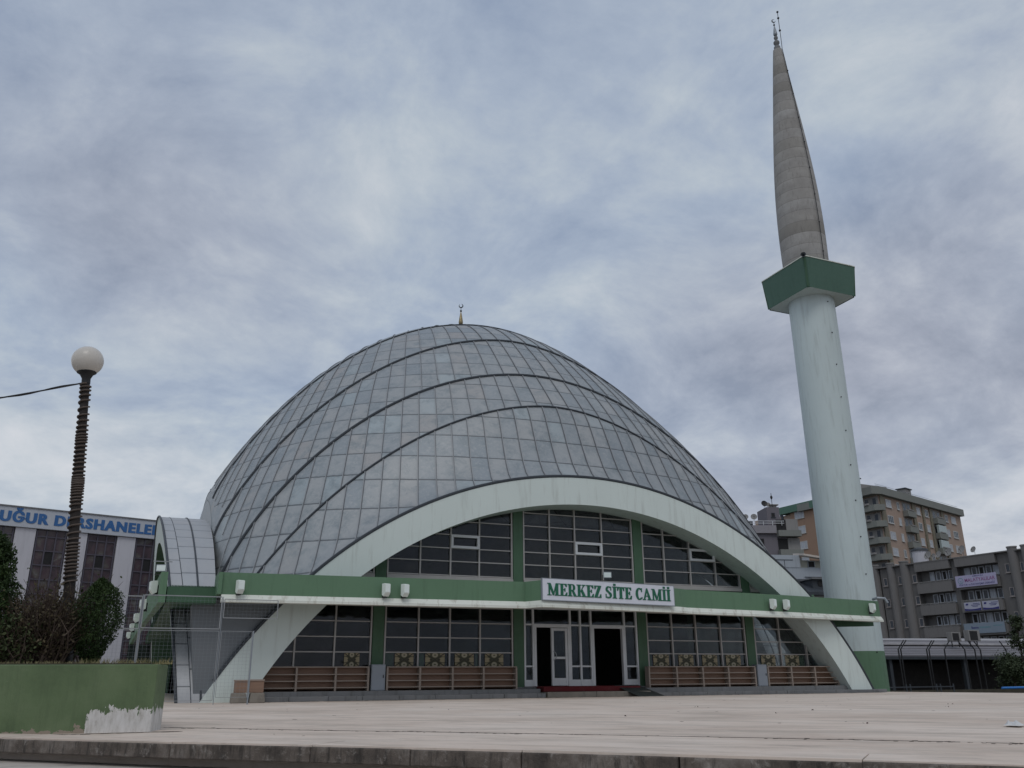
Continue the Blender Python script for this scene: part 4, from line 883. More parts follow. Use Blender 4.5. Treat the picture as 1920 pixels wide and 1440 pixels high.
tag(cb_.build('overhead_cable', M['black'], smooth=True), 'dark twisted cable running from the globe lamp post out to the left', 'cable')

def leafmat(name, c1, c2, c3):
    mt, N, L, b = nodes(name); co = objco(N); n = noise(N, L, co, 5.0, 3, 0.6); n2 = noise(N, L, co, 38, 2, 0.6)
    c = ramp(N, L, n, [(0.3, c1), (0.5, c2), (0.72, c3)]); c = mixc(N, L, ramp(N, L, n2, [(0.35, 0.0), (0.75, 0.5)]), c, c3); L.new(c, b.inputs['Base Color']); b.inputs['Roughness'].default_value = 0.6; b.inputs['Specular IOR Level'].default_value = 0.2
    return mt
M['cypress'] = leafmat('cypress_leaf', (0.010, 0.020, 0.008), (0.020, 0.040, 0.012), (0.045, 0.075, 0.022)); M['shrub'] = leafmat('shrub_leaf', (0.022, 0.030, 0.015), (0.040, 0.055, 0.022), (0.075, 0.090, 0.04))
M['twig'] = leafmat('dry_twig', (0.026, 0.019, 0.015), (0.048, 0.035, 0.027), (0.10, 0.075, 0.058)); M['dryleaf'] = leafmat('dry_leaf', (0.030, 0.028, 0.016), (0.055, 0.046, 0.026), (0.10, 0.08, 0.045)); M['bark'] = leafmat('bark', (0.03, 0.024, 0.018), (0.05, 0.04, 0.03), (0.08, 0.065, 0.05))
def leafq(mb, p, s, rng, asp=2.2, up=0.0):
    d = Vector((rng.gauss(0, 1), rng.gauss(0, 1), rng.gauss(0, 1) + up)).normalized(); w = d.orthogonal().normalized(); w = (Matrix.Rotation(rng.random() * 6.28, 3, d) @ w) * (s / asp); d = d * s
    i = len(mb.v); mb.v += [p - d * .5, p + w * .5, p + d * .5, p - w * .5]; mb.face((i, i + 1, i + 2, i + 3))
def cypress(name, label, c, h, prof, n, size, seed, mat_, cat='tree', up=0.9):
    rng = random.Random(seed); o = thing(name, label, cat, c); c = Vector(c); tr = MB(); tr.tube([c, c + Vector((0.02, 0, h * .4)), c + Vector((0, 0.01, h * .8))], [0.05, 0.035, 0.015], 7); t = tr.build('trunk', M['bark'], o, smooth=True)
    mb = MB(); lob = [(rng.random(), rng.random() * 6.28, rng.uniform(-.12, .34)) for _ in range(34)]
    for _ in range(n):
        f = rng.random() ** 0.9; a = rng.random() * 6.28; rmax = float(np.interp(f, [q[0] for q in prof], [q[1] for q in prof]))
        bulge = 1.0
        for lf, la, ls_ in lob:
            dd = abs((a - la + 3.14) % 6.28 - 3.14); bulge += ls_ * math.exp(-(dd / .55) ** 2 - ((f - lf) / .09) ** 2)
        rr = rmax * bulge * (0.74 + 0.38 * (rng.random() ** 2) if rng.random() < 0.75 else rng.random()); p = c + Vector((rr * math.cos(a), rr * math.sin(a), f * h + rng.gauss(0, .012)))
        leafq(mb, p, size * rng.uniform(.6, 1.5), rng, 2.6, up)
    mb.build('crown', mat_, o, fixn=False); return o
cypress('conifer_shrub', 'dense green conifer standing at the left edge above the planter wall', (-2.12, 14.35, 0.85), 1.98, [(0, .42), (.12, .62), (.45, .58), (.72, .42), (.9, .2), (1, .04)], 26000, 0.055, 5, M['cypress'], 'conifer')
cypress('conifer_shrub', 'small egg shaped dark conifer on the right end of the planter', (-0.50, 14.15, 0.85), 1.20, [(0, .08), (.10, .13), (.3, .27), (.55, .32), (.72, .27), (.88, .17), (1, .04)], 15000, 0.036, 9, M['cypress'], 'conifer', 0.4)
def bush(label, c, rx, ry, h, ntw, nl, seed, name='dry_bush', lm='dryleaf', tm='twig', ls_=0.04, cat='bush'):
    rng = random.Random(seed); o = thing(name, label, cat, c); c = Vector(c); tw = MB(); tips = []
    for _ in range(ntw):
        a = rng.random() * 6.28; q = math.sqrt(rng.random()); e = c + Vector((rx * q * math.cos(a) * 1.05, ry * q * math.sin(a), h * (0.35 + 0.7 * rng.random() * (1 - 0.45 * q)))); s_ = c + Vector((rng.gauss(0, .22) * rx, rng.gauss(0, .1), 0)); mid = s_.lerp(e, .5) + Vector((rng.gauss(0, .08), rng.gauss(0, .08), rng.gauss(0.04, .08)))
        tw.tube([s_, s_.lerp(mid, .5) + Vector((rng.gauss(0, .02), 0, 0.01)), mid, mid.lerp(e, .5) + Vector((rng.gauss(0, .03), rng.gauss(0, .03), 0)), e], [.012, .010, .007, .005, .002], 4, cap=False)
        for _ in range(5): tips.append(s_.lerp(e, rng.uniform(.2, 1.0)) + Vector((rng.gauss(0, .06), rng.gauss(0, .06), rng.gauss(0, .06))))
    tw.build('branches', M[tm], o); lf = MB()
    for _ in range(nl): leafq(lf, rng.choice(tips) + Vector((rng.gauss(0, .05), rng.gauss(0, .05), rng.gauss(0, .05))), ls_ * rng.uniform(.6, 1.5), rng, 1.9)
    lf.build('leaves', M[lm], o, fixn=False); return o
bush('tangled brown dry bush around the foot of the globe lamp post', (-1.15, 14.1, 0.85), 0.62, 0.42, 1.25, 460, 5200, 21)
bush('dark low shrub between the left conifer and the dry bush', (-1.50, 13.95, 0.85), 0.40, 0.35, 0.75, 120, 2400, 22, 'leafy_shrub', 'shrub', ls_=0.05, cat='shrub')
bush('thin shrub with sparse small leaves rising behind the dry bush', (-1.0, 14.75, 0.85), 0.85, 0.3, 1.75, 60, 420, 23, 'sparse_shrub', 'shrub', ls_=0.06, cat='shrub')
gr = MB(); rng = random.Random(4)
for _ in range(900):
    x = rng.uniform(-3.0, 0.55); y = 13.0 + rng.random() * 0.25 + max(0, -x) * 0.11; p = Vector((x, y + 0.05, 0.845)); hh = rng.uniform(.02, .07) * (1.4 if x > -0.6 else 0.8); q = p + Vector((rng.gauss(0, .03), rng.gauss(0, .02), hh)); w = Vector((rng.uniform(.003, .006), 0, 0)); i = len(gr.v); gr.v += [p - w, p + w, q]; gr.face((i, i + 1, i + 2))
g_ = gr.build('grass', leafmat('dry_grass', (0.09, 0.09, 0.04), (0.16, 0.145, 0.07), (0.25, 0.22, 0.12)), fixn=False); tag(g_, 'short dry grass growing along the top of the planter', 'grass'); g_['kind'] = 'stuff'
dt = MB(); rng = random.Random(12)
def grit(x, y, s):
    n = 7; pts = [Vector((x + s * rng.uniform(.5, 1.2) * math.cos(2 * math.pi * k / n) * 1.6, y + s * rng.uniform(.5, 1.2) * math.sin(2 * math.pi * k / n), 0.0012)) for k in range(n)]
    dt.prism(pts, (0, 0, 0.0022))
for _ in range(420):
    x = rng.uniform(3.4, 30.5); grit(x, 30.03 - abs(rng.gauss(0, .10)), rng.uniform(.03, .16))  # dirt along the facade foot, also standing in for contact shade
for _ in range(260):
    t = rng.random(); k = rng.randrange(len(E_) - 1); p = offs(k, 2.62).lerp(offs(k + 1, 2.62), t); grit(p.x + rng.gauss(0, .05), p.y + rng.gauss(0, .05), rng.uniform(.006, .028))
for _ in range(70): grit(rng.uniform(-1.5, 0.7), 12.86 - abs(rng.gauss(0, .06)) + max(0, -0.3) , rng.uniform(.02, .06))
for _ in range(60): grit(8.3 + rng.gauss(0, .30), 6.15 + rng.gauss(0, .10), rng.uniform(.006, .022))
for _ in range(90): grit(rng.uniform(1, 30), rng.uniform(9, 29), rng.uniform(.008, .028))
structure(dt.build('plaza_dirt_and_shade', plain('dirt', (0.10, 0.085, 0.07), 0.95)))  # dirt, also standing in for contact shade along the facade foot
# ---- litter on the plaza
lt = MB(); rng = random.Random(8)
lt = MB(); pts = [[Vector((10.28 + i * .06, 8.05 + j * .06 + i * .03, 0.022 + rng.uniform(0, .06) * (1 if 0 < i < 6 and 0 < j < 4 else 0))) for i in range(7)] for j in range(5)]; lt.grid(pts); o = lt.build('paper_scrap', plain('paper', (0.6, 0.6, 0.6), 0.8)); tag(o, 'crumpled white paper scrap lying on the plaza at the right edge', 'litter')
for k, (x, y) in enumerate(((11.73, 17.1), (10.76, 13.2), (12.37, 14.09), (6.48, 18.76), (15.81, 13.99), (9.3, 9.6), (7.9, 13.6), (17.5, 15.4))):
    m2 = MB()
    for _ in range(3): leafq(m2, Vector((x + rng.gauss(0, .03), y + rng.gauss(0, .03), 0.022)), 0.034, rng, 1.6, 0)
    q = m2.build('dead_leaf', M['twig'], fixn=False); tag(q, 'tiny dark dead leaf lying on the pale plaza concrete', 'leaf', 'dead leaves scattered on the plaza')

# ================================================================== BUILDINGS ROUND THE PLAZA
class Face:
    """a facade: s metres along from P0 towards P1, z up, d metres out from the wall"""
    k = 1.0                                             # size factor, for a face set out at another distance
    def __init__(f, p0, p1, flip=1):
        f.p = Vector((p0[0], p0[1], 0)); f.d = (Vector((p1[0], p1[1], 0)) - f.p).normalized(); f.n = Vector((f.d.y, -f.d.x, 0)) * flip
    def P(f, s, z, d=0): return f.p + f.d * (s * f.k) + f.n * (d * f.k) + Vector((0, 0, 0.6 + (z - 0.6) * f.k))
    def box(f, mb, s0, z0, s1, z1, d0, d1):
        if s0 > s1: s0, s1 = s1, s0
        mb.hexa([f.P(s0, z0, d1), f.P(s1, z0, d1), f.P(s1, z0, d0), f.P(s0, z0, d0), f.P(s0, z1, d1), f.P(s1, z1, d1), f.P(s1, z1, d0), f.P(s0, z1, d0)]); return mb
M['farframe'] = plain('far_frame', (0.46, 0.47, 0.47), 0.5)
M['wglass'] = plain('far_glass', (0.035, 0.045, 0.06), 0.08, 0, 0.3); M['wdark'] = plain('open_window_dark', (0.012, 0.012, 0.013), 0.6)
M['curtain'] = paint('net_curtain', (0.42, 0.45, 0.50), 0.7, 0.25, 2.0, True, (0.15, 0.17, 0.2), 0.6)
def window(F, par, s0, z0, s1, z1, d=0.0, muls=1, frame=None, pane=None, w=0.09, sill=True, trans=0):
    frame = frame or M['farframe']; f = MB()
    for q in ((s0, z0, s1, z0 + w), (s0, z1 - w, s1, z1), (s0, z0 + w, s0 + w, z1 - w), (s1 - w, z0 + w, s1, z1 - w)): F.box(f, *q, d - 0.1, d + 0.05)
    for k in range(muls):
        c = s0 + (s1 - s0) * (k + 1) / (muls + 1); F.box(f, c - w * .4, z0 + w, c + w * .4, z1 - w, d - 0.08, d + 0.045)
    if sill: F.box(f, s0 - 0.1, z0 - 0.09, s1 + 0.1, z0 - 0.005, d - 0.1, d + 0.14)
    o = f.build('window', frame, par); g = MB(); F.box(g, s0 + w, z0 + w, s1 - w, z1 - w, d - 0.06, d + 0.015); g.build('pane', pane or M['wglass'], o); return o
def text_on(F, txt, s0, s1, z0, z1, d, mat_, name, par, offset=0.0, space=1.0, shifts=(0.0,)):
    cu = bpy.data.curves.new('t', 'FONT'); cu.body = txt; cu.size = 1; cu.offset = offset; cu.space_character = space; cu.resolution_u = 3; ob = bpy.data.objects.new('t', cu); COL.objects.link(ob)
    dg = bpy.context.evaluated_depsgraph_get(); me = bpy.data.meshes.new_from_object(ob.evaluated_get(dg)); bpy.data.objects.remove(ob); bpy.data.curves.remove(cu)
    vs = [v.co.copy() for v in me.vertices]; fs = [tuple(p.vertices) for p in me.polygons]; bpy.data.meshes.remove(me)
    x0 = min(v.x for v in vs); x1 = max(v.x for v in vs); base = 0.0; cap = 0.73
    mb = MB(); sx_ = (s1 - s0) / (x1 - x0); sz = (z1 - z0) / cap
    for q, h in enumerate(shifts):
        i = len(mb.v); mb.v += [F.P(s0 + (v.x - x0) * sx_ + h, z0 + (v.y - base) * sz, d + q * .004) for v in vs]; mb.f += [tuple(k + i for k in f) for f in fs]; mb.mi += [0] * len(fs)
    return mb.build(name, mat_, par, fixn=False)

# ---- course building behind the planter on the left
FL = Face((-7.16 * 1.38, 51.08 * 1.38), (0.39 * 1.38, 53.29 * 1.38)); FL.k = 1.38
M['lbwhite'] = paint('pale_panel', (0.50, 0.50, 0.54), 0.65, 0.08, 0.5, True, (0.25, 0.25, 0.27), 0.35); M['lbframe'] = plain('mauve_frame', (0.085, 0.078, 0.10), 0.5, 0.2)
def mirror_glass():
    mt, N, L, b = nodes('stained_facade_glass'); co = objco(N); n = noise(N, L, co, 0.9, 4, 0.6, 0.8)
    L.new(ramp(N, L, n, [(0.30, (0.035, 0.03, 0.034)), (0.48, (0.07, 0.045, 0.055)), (0.60, (0.085, 0.075, 0.07)), (0.75, (0.15, 0.145, 0.15))]), b.inputs['Base Color']); b.inputs['Roughness'].default_value = 0.18; bump(N, L, b, noise(N, L, co, 0.8, 2), 0.06, 0.1); return mt
M['lbglass'] = mirror_glass()
lb = thing('school_building', 'low building with mauve glazing, pale upright panels and a blue lettered roof band', 'building', FL.P(3, 0))
mb = MB(); FL.box(mb, -16, -0.4, 9.0, 9.36, -10, -0.12); mb.build('wall', M['lbframe'], lb)
k0 = -2
for k in range(-6, 4):
    s0 = 0.90 + 2.535 * k; mb = MB(); FL.box(mb, s0, -0.39, s0 + 0.97, 8.36, -0.12, 0.10); mb.build('upright_panel', M['lbwhite'], lb)
    a, b_ = s0 + 1.02, min(s0 + 2.48, 8.98); f = MB()
    if b_ - a < 1.0: continue
    for s in (a + 0.03, a + .50, a + .97, b_ - 0.03): FL.box(f, s - 0.035, -0.4, s + 0.035, 8.34, -0.1, 0.03)
    for z in np.arange(0.6, 8.3, 0.74): FL.box(f, a, z - 0.03, b_, z + 0.03, -0.1, 0.02)
    fo = f.build('window', M['lbframe'], lb); g = MB(); FL.box(g, a, -0.4, b_, 8.35, -0.11, -0.04); g.build('pane', M['lbglass'], fo)
    if k in (0, 1, -1, 2): h = MB(); FL.box(h, a + .53, 6.60, a + .94, 7.24, -0.05, -0.02); h.build('open_vent', M['wdark'], fo)
M['bandgrey'] = paint('sign_band', (0.44, 0.47, 0.52), 0.5, 0.06, 0.4, True, (0.28, 0.30, 0.33), 0.3)
mb = MB(); FL.box(mb, -16, 8.38, 9.05, 9.38, -0.05, 0.22); mb.build('sign_band', M['bandgrey'], lb); mb = MB(); FL.box(mb, -16.1, 9.385, 9.1, 9.45, -10, 0.27); mb.build('roof', M['stone'], lb)
M['lbblue'] = plain('letter_blue', (0.035, 0.125, 0.32), 0.4, 0, 0.08)
text_on(FL, "UĞUR DERSHANELERİ", 0.06, 8.55, 8.62, 9.17, 0.235, M['lbblue'], 'lettering', lb, 0.03, 1.16, (-.028, 0.0, .028))

# ---- tall salmon apartment block far right, seen at its corner
C0, C1, C2 = (118.5, 137.93), (120.17, 113.76), (153.25, 124.64)
FA = Face(C0, C1); FB = Face(C1, C2)
M['salmon'] = paint('salmon_render', (0.35, 0.265, 0.215), 0.8, 0.08, 0.15, True, (0.19, 0.13, 0.10), 0.3, 0.05); M['olive'] = paint('olive_render', (0.18, 0.165, 0.125), 0.8, 0.1, 0.3, True, (0.10, 0.095, 0.075), 0.4, 0.05); M['aptgrey'] = paint('grey_render', (0.20, 0.21, 0.195), 0.8, 0.1, 0.3, True, (0.11, 0.115, 0.11), 0.5, 0.05); M['recess'] = paint('recess_render', (0.24, 0.235, 0.23), 0.8, 0.12, 0.4, True, (0.10, 0.1, 0.1), 0.4, 0.05)
M['greenfascia'] = paint('patina_fascia', (0.085, 0.17, 0.13), 0.7, 0.15, 0.4, True, (0.06, 0.10, 0.08), 0.4, 0.05); M['orange'] = paint('orange_render', (0.30, 0.20, 0.145), 0.8, 0.08, 0.15, True, (0.17, 0.10, 0.07), 0.3, 0.05)
ap = thing('apartment_block', 'tall salmon apartment block with grey balconies and roof band behind the minaret', 'building', (125, 125, -0.8))
def quadprism(mb, pts, z0, z1): mb.prism([Vector((p.x, p.y, z0)) for p in pts], (0, 0, z1 - z0))
bk = Vector((FB.n.x, FB.n.y, 0)) * -16
def cor(sa, sb, da, db): pass
mb = MB(); quadprism(mb, [FA.P(0.3, 0, -.0), FA.P(24.2, 0, 0), FB.P(34.8, 0, 0), FB.P(34.8, 0, 0) + bk, FA.P(0.3, 0) + bk * .4], -0.8, 31.7); mb.build('wall', M['salmon'], ap)
mb = MB(); quadprism(mb, [FA.P(10.4, 0, .9), FA.P(24.2, 0, .9) - FB.d * 0.9, FB.P(0, 0, .75) - FB.d * .2, FB.P(35.1, 0, .75), FB.P(35.1, 0, 0) + bk, FA.P(10.4, 0) + bk * .3], 31.7, 33.05); mb.build('roof_band', M['aptgrey'], ap)
mb = MB(); FA.box(mb, 0.6, 31.9, 10.2, 33.3, -6, 1.0); mb.build('roof_band', M['greenfascia'], ap)
mb = MB(); FA.box(mb, 2.8, 0, 12.0, 31.88, 0.02, 0.30); mb.build('orange_wall', M['orange'], ap)
for r in range(9):
    zt_ = 31.2 - 2.9 * r
    if zt_ < 6: break
    for (a, b_, mu) in ((2.42, 4.5, 2), (6.75, 7.65, 1), (14.6, 16.1, 1), (18.2, 19.55, 1), (27.0, 28.35, 1), (29.95, 32.1, 2)):
        window(FB, ap, a, zt_ - 1.42, b_, zt_, 0.05, mu, pane=M['curtain'] if (r * 7 + int(a)) % 3 else M['wglass'], w=0.13)
    for (a, b_) in ((9.0, 12.2), (21.4, 24.9)):
        rc = MB(); FB.box(rc, a, zt_ - 2.35, b_, zt_ + 0.3, 0.0, 0.03); rp_ = rc.build('balcony', M['recess'], ap)
        q = MB(); FB.box(q, a - 0.1, zt_ - 2.45, b_ + 0.1, zt_ - 1.35, 0.04, 0.95); q.build('balcony_parapet', M['aptgrey'], rp_)
        q = MB(); FB.box(q, a + 0.5, zt_ - 1.3, b_ - 0.7, zt_ - 1.1, 0.7, 1.02); q.build('planter_box', M['recess'], rp_)
        for c_ in (a + 0.4, b_ - 1.2): q = MB(); FB.box(q, c_, zt_ - 1.34, c_ + .8, zt_ - 0.05, 0.032, 0.05); q.build('balcony_door', M['wglass'], rp_)
        if a > 20 and r in (1, 2): q = MB(); FB.box(q, a, zt_ - 1.33, b_, zt_ + 0.2, 0.5, 0.9); q.build('glazed_balcony', plain('balcony_glazing%d' % r, (0.34, 0.40, 0.40), 0.2), rp_)
    # corner balconies wrap the end of the left face
    rc = MB(); FA.box(rc, 20.9, zt_ - 2.4, 24.1, zt_ + 0.3, 0.0, 0.04); rp_ = rc.build('balcony', M['recess'], ap)
    q = MB(); c = [FA.P(20.8, 0, 0.05), FA.P(20.8, 0, 1.5), FA.P(24.3, 0, 1.5), FB.P(-0.6, 0, 0.9), FB.P(0.2, 0, 0.9), FB.P(0.2, 0, 0.05)]
    quadprism(q, c, zt_ - 2.45, zt_ - 1.4); q.build('balcony_parapet', M['aptgrey'], rp_)
    q = MB(); FA.box(q, 21.3, zt_ - 1.38, 23.2, zt_ - 1.05, 1.3, 1.75); q.build('planter_box', M['recess'], rp_)
    for c_ in (21.2, 22.9): q = MB(); FA.box(q, c_, zt_ - 1.38, c_ + .7, zt_, 0.042, 0.06); q.build('balcony_door', M['wglass'], rp_)
    zl = 32.2 - 3.0 * r - (0.9 if False else 0)
    if r < 6:
        window(FA, ap, 4.05, zl - 1.5 - 0.25, 6.55, zl - 0.25, 0.33, 2, pane=M['curtain'], w=0.13)
        q = MB(); FA.box(q, -0.6, zl - 2.4, 2.7, zl - 1.5, 0.05, 1.3); bl = q.build('balcony_parapet', M['aptgrey'], ap)
        q = MB(); FA.box(q, -0.2, zl - 1.48, 0.7, zl - 0.1, 0.02, 0.06); q.build('balcony_door', M['wglass'], bl)
for a, b_ in ((0.25, 1.75), (12.75, 13.9), (16.9, 17.6), (20.1, 20.95), (25.3, 26.2)):
    q = MB(); FB.box(q, a, 0, b_, 31.68, 0.0, 0.22); q.build('pilaster', M['olive'], ap)
for s, d, h, w in ((-2.2, -3, 2.0, 2.3), (13.6, -1.0, 1.75, 2.4), (8.0, -1.5, 0.6, 1.5)):
    q = MB(); FB.box(q, s, 33.05, s + w, 33.05 + h, d - 1.6, d); ch = q.build('chimney', M['recess'], ap); q = MB(); FB.box(q, s - .2, 33.06 + h, s + w + .2, 33.25 + h, d - 1.8, d + .2); q.build('chimney_cap', M['darklead'], ch)
q = MB(); FA.box(q, 8.0, 33.05, 19, 34.9, -9, -2); q.build('stair_head', M['recess'], ap)
q = MB()
for k in range(2): q.tube([FB.P(s, 33.5 + .25 * k, -0.3) for s in (0, 35)], 0.03, 4)
q.build('roof_rail', M['greymetal'], ap)

# ---- purple-grey block with a roof terrace
M['purple'] = paint('mauve_render', (0.155, 0.145, 0.165), 0.8, 0.1, 0.3, True, (0.09, 0.085, 0.10), 0.4, 0.05)
FP = Face((88.0, 111.5), (94.6, 109.2)); tb = thing('apartment_block', 'mauve grey block with roof terrace and stair tower right of the dome edge', 'building', (90, 112, -0.8))
q = MB(); FP.box(q, -3, -0.8, 6.9, 22.55, -9, 0); q.build('wall', M['purple'], tb); q = MB(); FP.box(q, -3.1, 22.56, 5.2, 23.8, -0.3, 0.5); q.build('terrace_parapet', plain('pale_parapet', (0.26, 0.25, 0.27), 0.8), tb)
q = MB(); FP.box(q, 4.3, 23.4, 6.4, 26.95, -5, -0.6); q.build('stair_tower', M['purple'], tb); window(FP, tb, 5.0, 25.3, 5.6, 26.0, -0.6, 0, M['darklead'], M['wdark'], 0.06)
q = MB()
for z in (24.15, 24.5): q.tube([FP.P(-3, z, .4), FP.P(6.6, z, .4)], 0.045, 5)
for s in np.arange(-2.8, 6.7, 1.5): q.bar(FP.P(s, 23.8, .4), FP.P(s, 24.5, .4), .06)
q.build('terrace_rail', M['whiteframe'], tb)
for z in (20.3, 17.2): window(FP, tb, 1.3, z, 3.2, z + 1.5, 0, 1, M['purple'], M['wdark'], 0.06)
for z in (19.55, 22.6, 16.5):
    q = MB(); FP.box(q, 5.3, z - 0.6, 9.0, z + 0.35, 0.1, 1.1); bl = q.build('balcony_parapet', M['aptgrey'], tb); q = MB(); FP.box(q, 5.4, z + .36, 7.0, z + 2.2, -0.02, 0.03); q.build('balcony_opening', M['wdark'], bl); q = MB(); FP.box(q, 7.02, z - .6, 9.0, z + 2.3, -1.2, 0.02); q.build('balcony_back_wall', M['recess'], bl)
q = MB(); FP.box(q, -2.6, 23.82, 2.4, 24.9, -2.4, -2.2); q.build('dark_screen', M['darklead'], tb)
q = MB(); FP.box(q, 5.4, 26.96, 6.4, 27.4, -2.4, -1.6); FP.box(q, 5.2, 27.42, 6.7, 27.6, -2.6, -1.4); q.build('chimney', M['recess'], tb)
q = MB(); q.tube([FP.P(5.6, 27.0, -1.3), FP.P(5.6, 29.4, -1.3)], 0.05, 5); q.ball(FP.P(5.6, 28.7, -1.3), .2, 6, 1.6); q.build('roof_vane', M['black'], tb)
dishN = [0]
def dish(c, r, aim, label, group, mat_=None):
    c = Vector(c); o = thing('satellite_dish', label, 'satellite dish', c - Vector((0, 0, r * 1.3)), group); aim = Vector(aim).normalized()
    q = MB(); q.lathe([(0.02, 0), (r * .4, r * .04), (r * .75, r * .14), (r, r * .26), (r, r * .29), (r * .7, r * .17), (0.02, 0.04)], c, 18, aim, cap=False); q.build('reflector', mat_ or M['recess'], o, smooth=True)
    q = MB(); q.tube([c, c - aim * r * .25, c - Vector((0, 0, r * 1.3)) - aim * r * .25], r * .06, 5); q.build('mast', M['greymetal'], o); q = MB(); q.tube([c - Vector((0, 0, r * .9)), c + aim * r * .9 - Vector((0, 0, r * .25))], r * .04, 4); q.ball(c + aim * r * .9 - Vector((0, 0, r * .2)), r * .13, 5); q.build('feed_arm', M['black'], o)
lab = ['dark satellite dish, leftmost of the row on the mauve terrace by the dome edge', 'small pale dish, second in the row on the mauve terrace', 'pale satellite dish, third in the row on the mauve terrace', 'pale satellite dish, fourth in the row on the mauve terrace', 'pale satellite dish beside the stair tower, rightmost of the terrace row']
for k, (s, r, mt_) in enumerate(((-1.75, .52, M['black']), (-.75, .3, None), (-0.05, .46, None), (1.2, .46, None), (2.6, .52, None))): dish(FP.P(s, 25.55, -2.0), r, FP.n * 1 + FP.d * -.3 + Vector((0, 0, .35)), lab[k], 'satellite dishes on the mauve terrace', mt_)
dish(FP.P(4.35, 27.65, -1.5), .52, FP.n + Vector((0, 0, .3)), 'dark satellite dish at the left top corner of the stair tower', 'satellite dishes on the stair tower', M['black']); dish(FP.P(5.15, 27.5, -1.8), .46, FP.n + FP.d * .3 + Vector((0, 0, .5)), 'pale satellite dish on top of the stair tower, right of the dark one', 'satellite dishes on the stair tower')

# ---- pale blue house and the dark roofed house between dome and minaret
M['paleblue'] = paint('pale_blue_render', (0.37, 0.41, 0.45), 0.8, 0.06, 0.3, True, (0.20, 0.22, 0.25), 0.4, 0.08)
FH = Face((50.0, 63.0), (59.0, 61.0)); hb = thing('house', 'pale blue rendered house wall with cream awning between the dome and the minaret', 'building', (54, 63, -0.8))
q = MB(); FH.box(q, -1, -0.8, 10, 10.05, -6, 0); q.build('wall', M['paleblue'], hb); q = MB(); FH.box(q, -0.2, 10.05, 4.9, 11.15, -6, 0.05); q.build('upper_wall', M['paleblue'], hb)
q = MB(); q.hexa([FH.P(4.85, 11.02, 0.9), FH.P(7.9, 10.62, 0.9), FH.P(7.9, 10.9, -1), FH.P(4.85, 11.3, -1), FH.P(4.85, 11.2, 0.9), FH.P(7.9, 10.8, 0.9), FH.P(7.9, 11.05, -1), FH.P(4.85, 11.45, -1)]); q.build('awning', plain('cream_awning', (0.52, 0.47, 0.42), 0.7), hb)
q = MB(); FH.box(q, 4.95, 10.06, 7.6, 10.75, -1.2, -0.3); q.build('cream_wall', plain('cream_wall', (0.42, 0.42, 0.36), 0.8), hb); window(FH, hb, 5.8, 10.1, 6.5, 10.7, -0.28, 0, M['paleblue'], M['wdark'], 0.05, False)
q = MB(); FH.box(q, 5.2, 9.2, 8.6, 9.25, 0.005, 0.06); FH.box(q, 1.6, 10.7, 4.2, 10.74, 0.06, 0.1); FH.box(q, 3.35, 9.3, 3.38, 10.7, 0.055, 0.09); q.build('wall_pipe', M['darklead'], hb)
FR = Face((52.5, 57.5), (60, 56.0)); db = thing('house', 'small dark slate roofed house low beside the right foot of the white arch', 'building', (55, 58, -0.8))
q = MB(); FR.box(q, -1, -0.8, 4.6, 7.15, -5, 0); q.build('wall', M['recess'], db)
q = MB(); q.hexa([FR.P(-1.2, 7.16, .35), FR.P(4.8, 7.16, .35), FR.P(4.8, 8.7, -4), FR.P(-1.2, 8.7, -4), FR.P(-1.2, 7.42, .35), FR.P(4.8, 7.42, .35), FR.P(4.8, 8.95, -4), FR.P(-1.2, 8.95, -4)]); q.build('roof', M['darklead'], db)
for s0, s1, z in ((0.0, 2.2, 8.55), (2.3, 3.6, 8.1)):
    q = MB(); FR.box(q, s0, 7.4, s1, z, -3, -.8); dm = q.build('dormer', M['darklead'], db); q = MB(); FR.box(q, s0 - .2, z + .01, s1 + .2, z + .14, -3, -.5); q.build('dormer_roof', M['stone'], dm); q = MB(); FR.box(q, s0 + .5, z - .55, s0 + .95, z - .1, -.78, -.74); q.build('dormer_window', M['wdark'], dm)

# ---- grey office block with banners
FO = Face((101.12, 96.84), (103.22, 76.97)); M['offgrey'] = paint('office_render', (0.135, 0.13, 0.128), 0.85, 0.12, 0.25, True, (0.055, 0.054, 0.055), 0.55, 0.08); M['offpanel'] = paint('office_parapet', (0.168, 0.162, 0.160), 0.85, 0.10, 0.3, True, (0.09, 0.088, 0.088), 0.5, 0.08)
ob_ = thing('office_block', 'four storey dark grey office block with rounded pilasters and banners', 'building', FO.P(8, -0.8))
q = MB(); FO.box(q, -9, -0.8, 34, 15.9, -16, -0.9); q.build('wall', M['offgrey'], ob_)
for a, b_ in ((-9, -2.3), (-0.6, 0.9), (1.75, 3.1), (4.3, 5.45), (10.95, 11.7), (17.55, 19.5), (20.3, 21.2), (22.5, 34)):
    q = MB(); FO.box(q, a, -0.8, b_, 15.88, -0.9, 0); q.build('wall_pier', M['offgrey'], ob_)
def rpil(s0, s1):
    q = MB(); pts = []; w = (s1 - s0) / 2
    for k in range(15):
        a = math.pi * k / 14; pts.append(FO.P((s0 + s1) / 2 - w * math.cos(a), -0.8, 0.01 + 0.62 * math.sin(a)))
    q.prism(pts, (0, 0, 17.15)); pl_ = q.build('pilaster', M['offpanel'], ob_, smooth=True)
    q = MB(); pts = [p + Vector((0, 0, 17.16)) + (p - FO.P((s0 + s1) / 2, -0.8, 0)) * .1 for p in pts]; q.prism(pts, (0, 0, 0.16)); q.build('pilaster_cap', M['recess'], pl_)
for a, b_ in ((-2.2, -0.75), (0.8, 2.0), (2.98, 4.4), (19.2, 20.45), (21.0, 22.3)): rpil(a, b_)
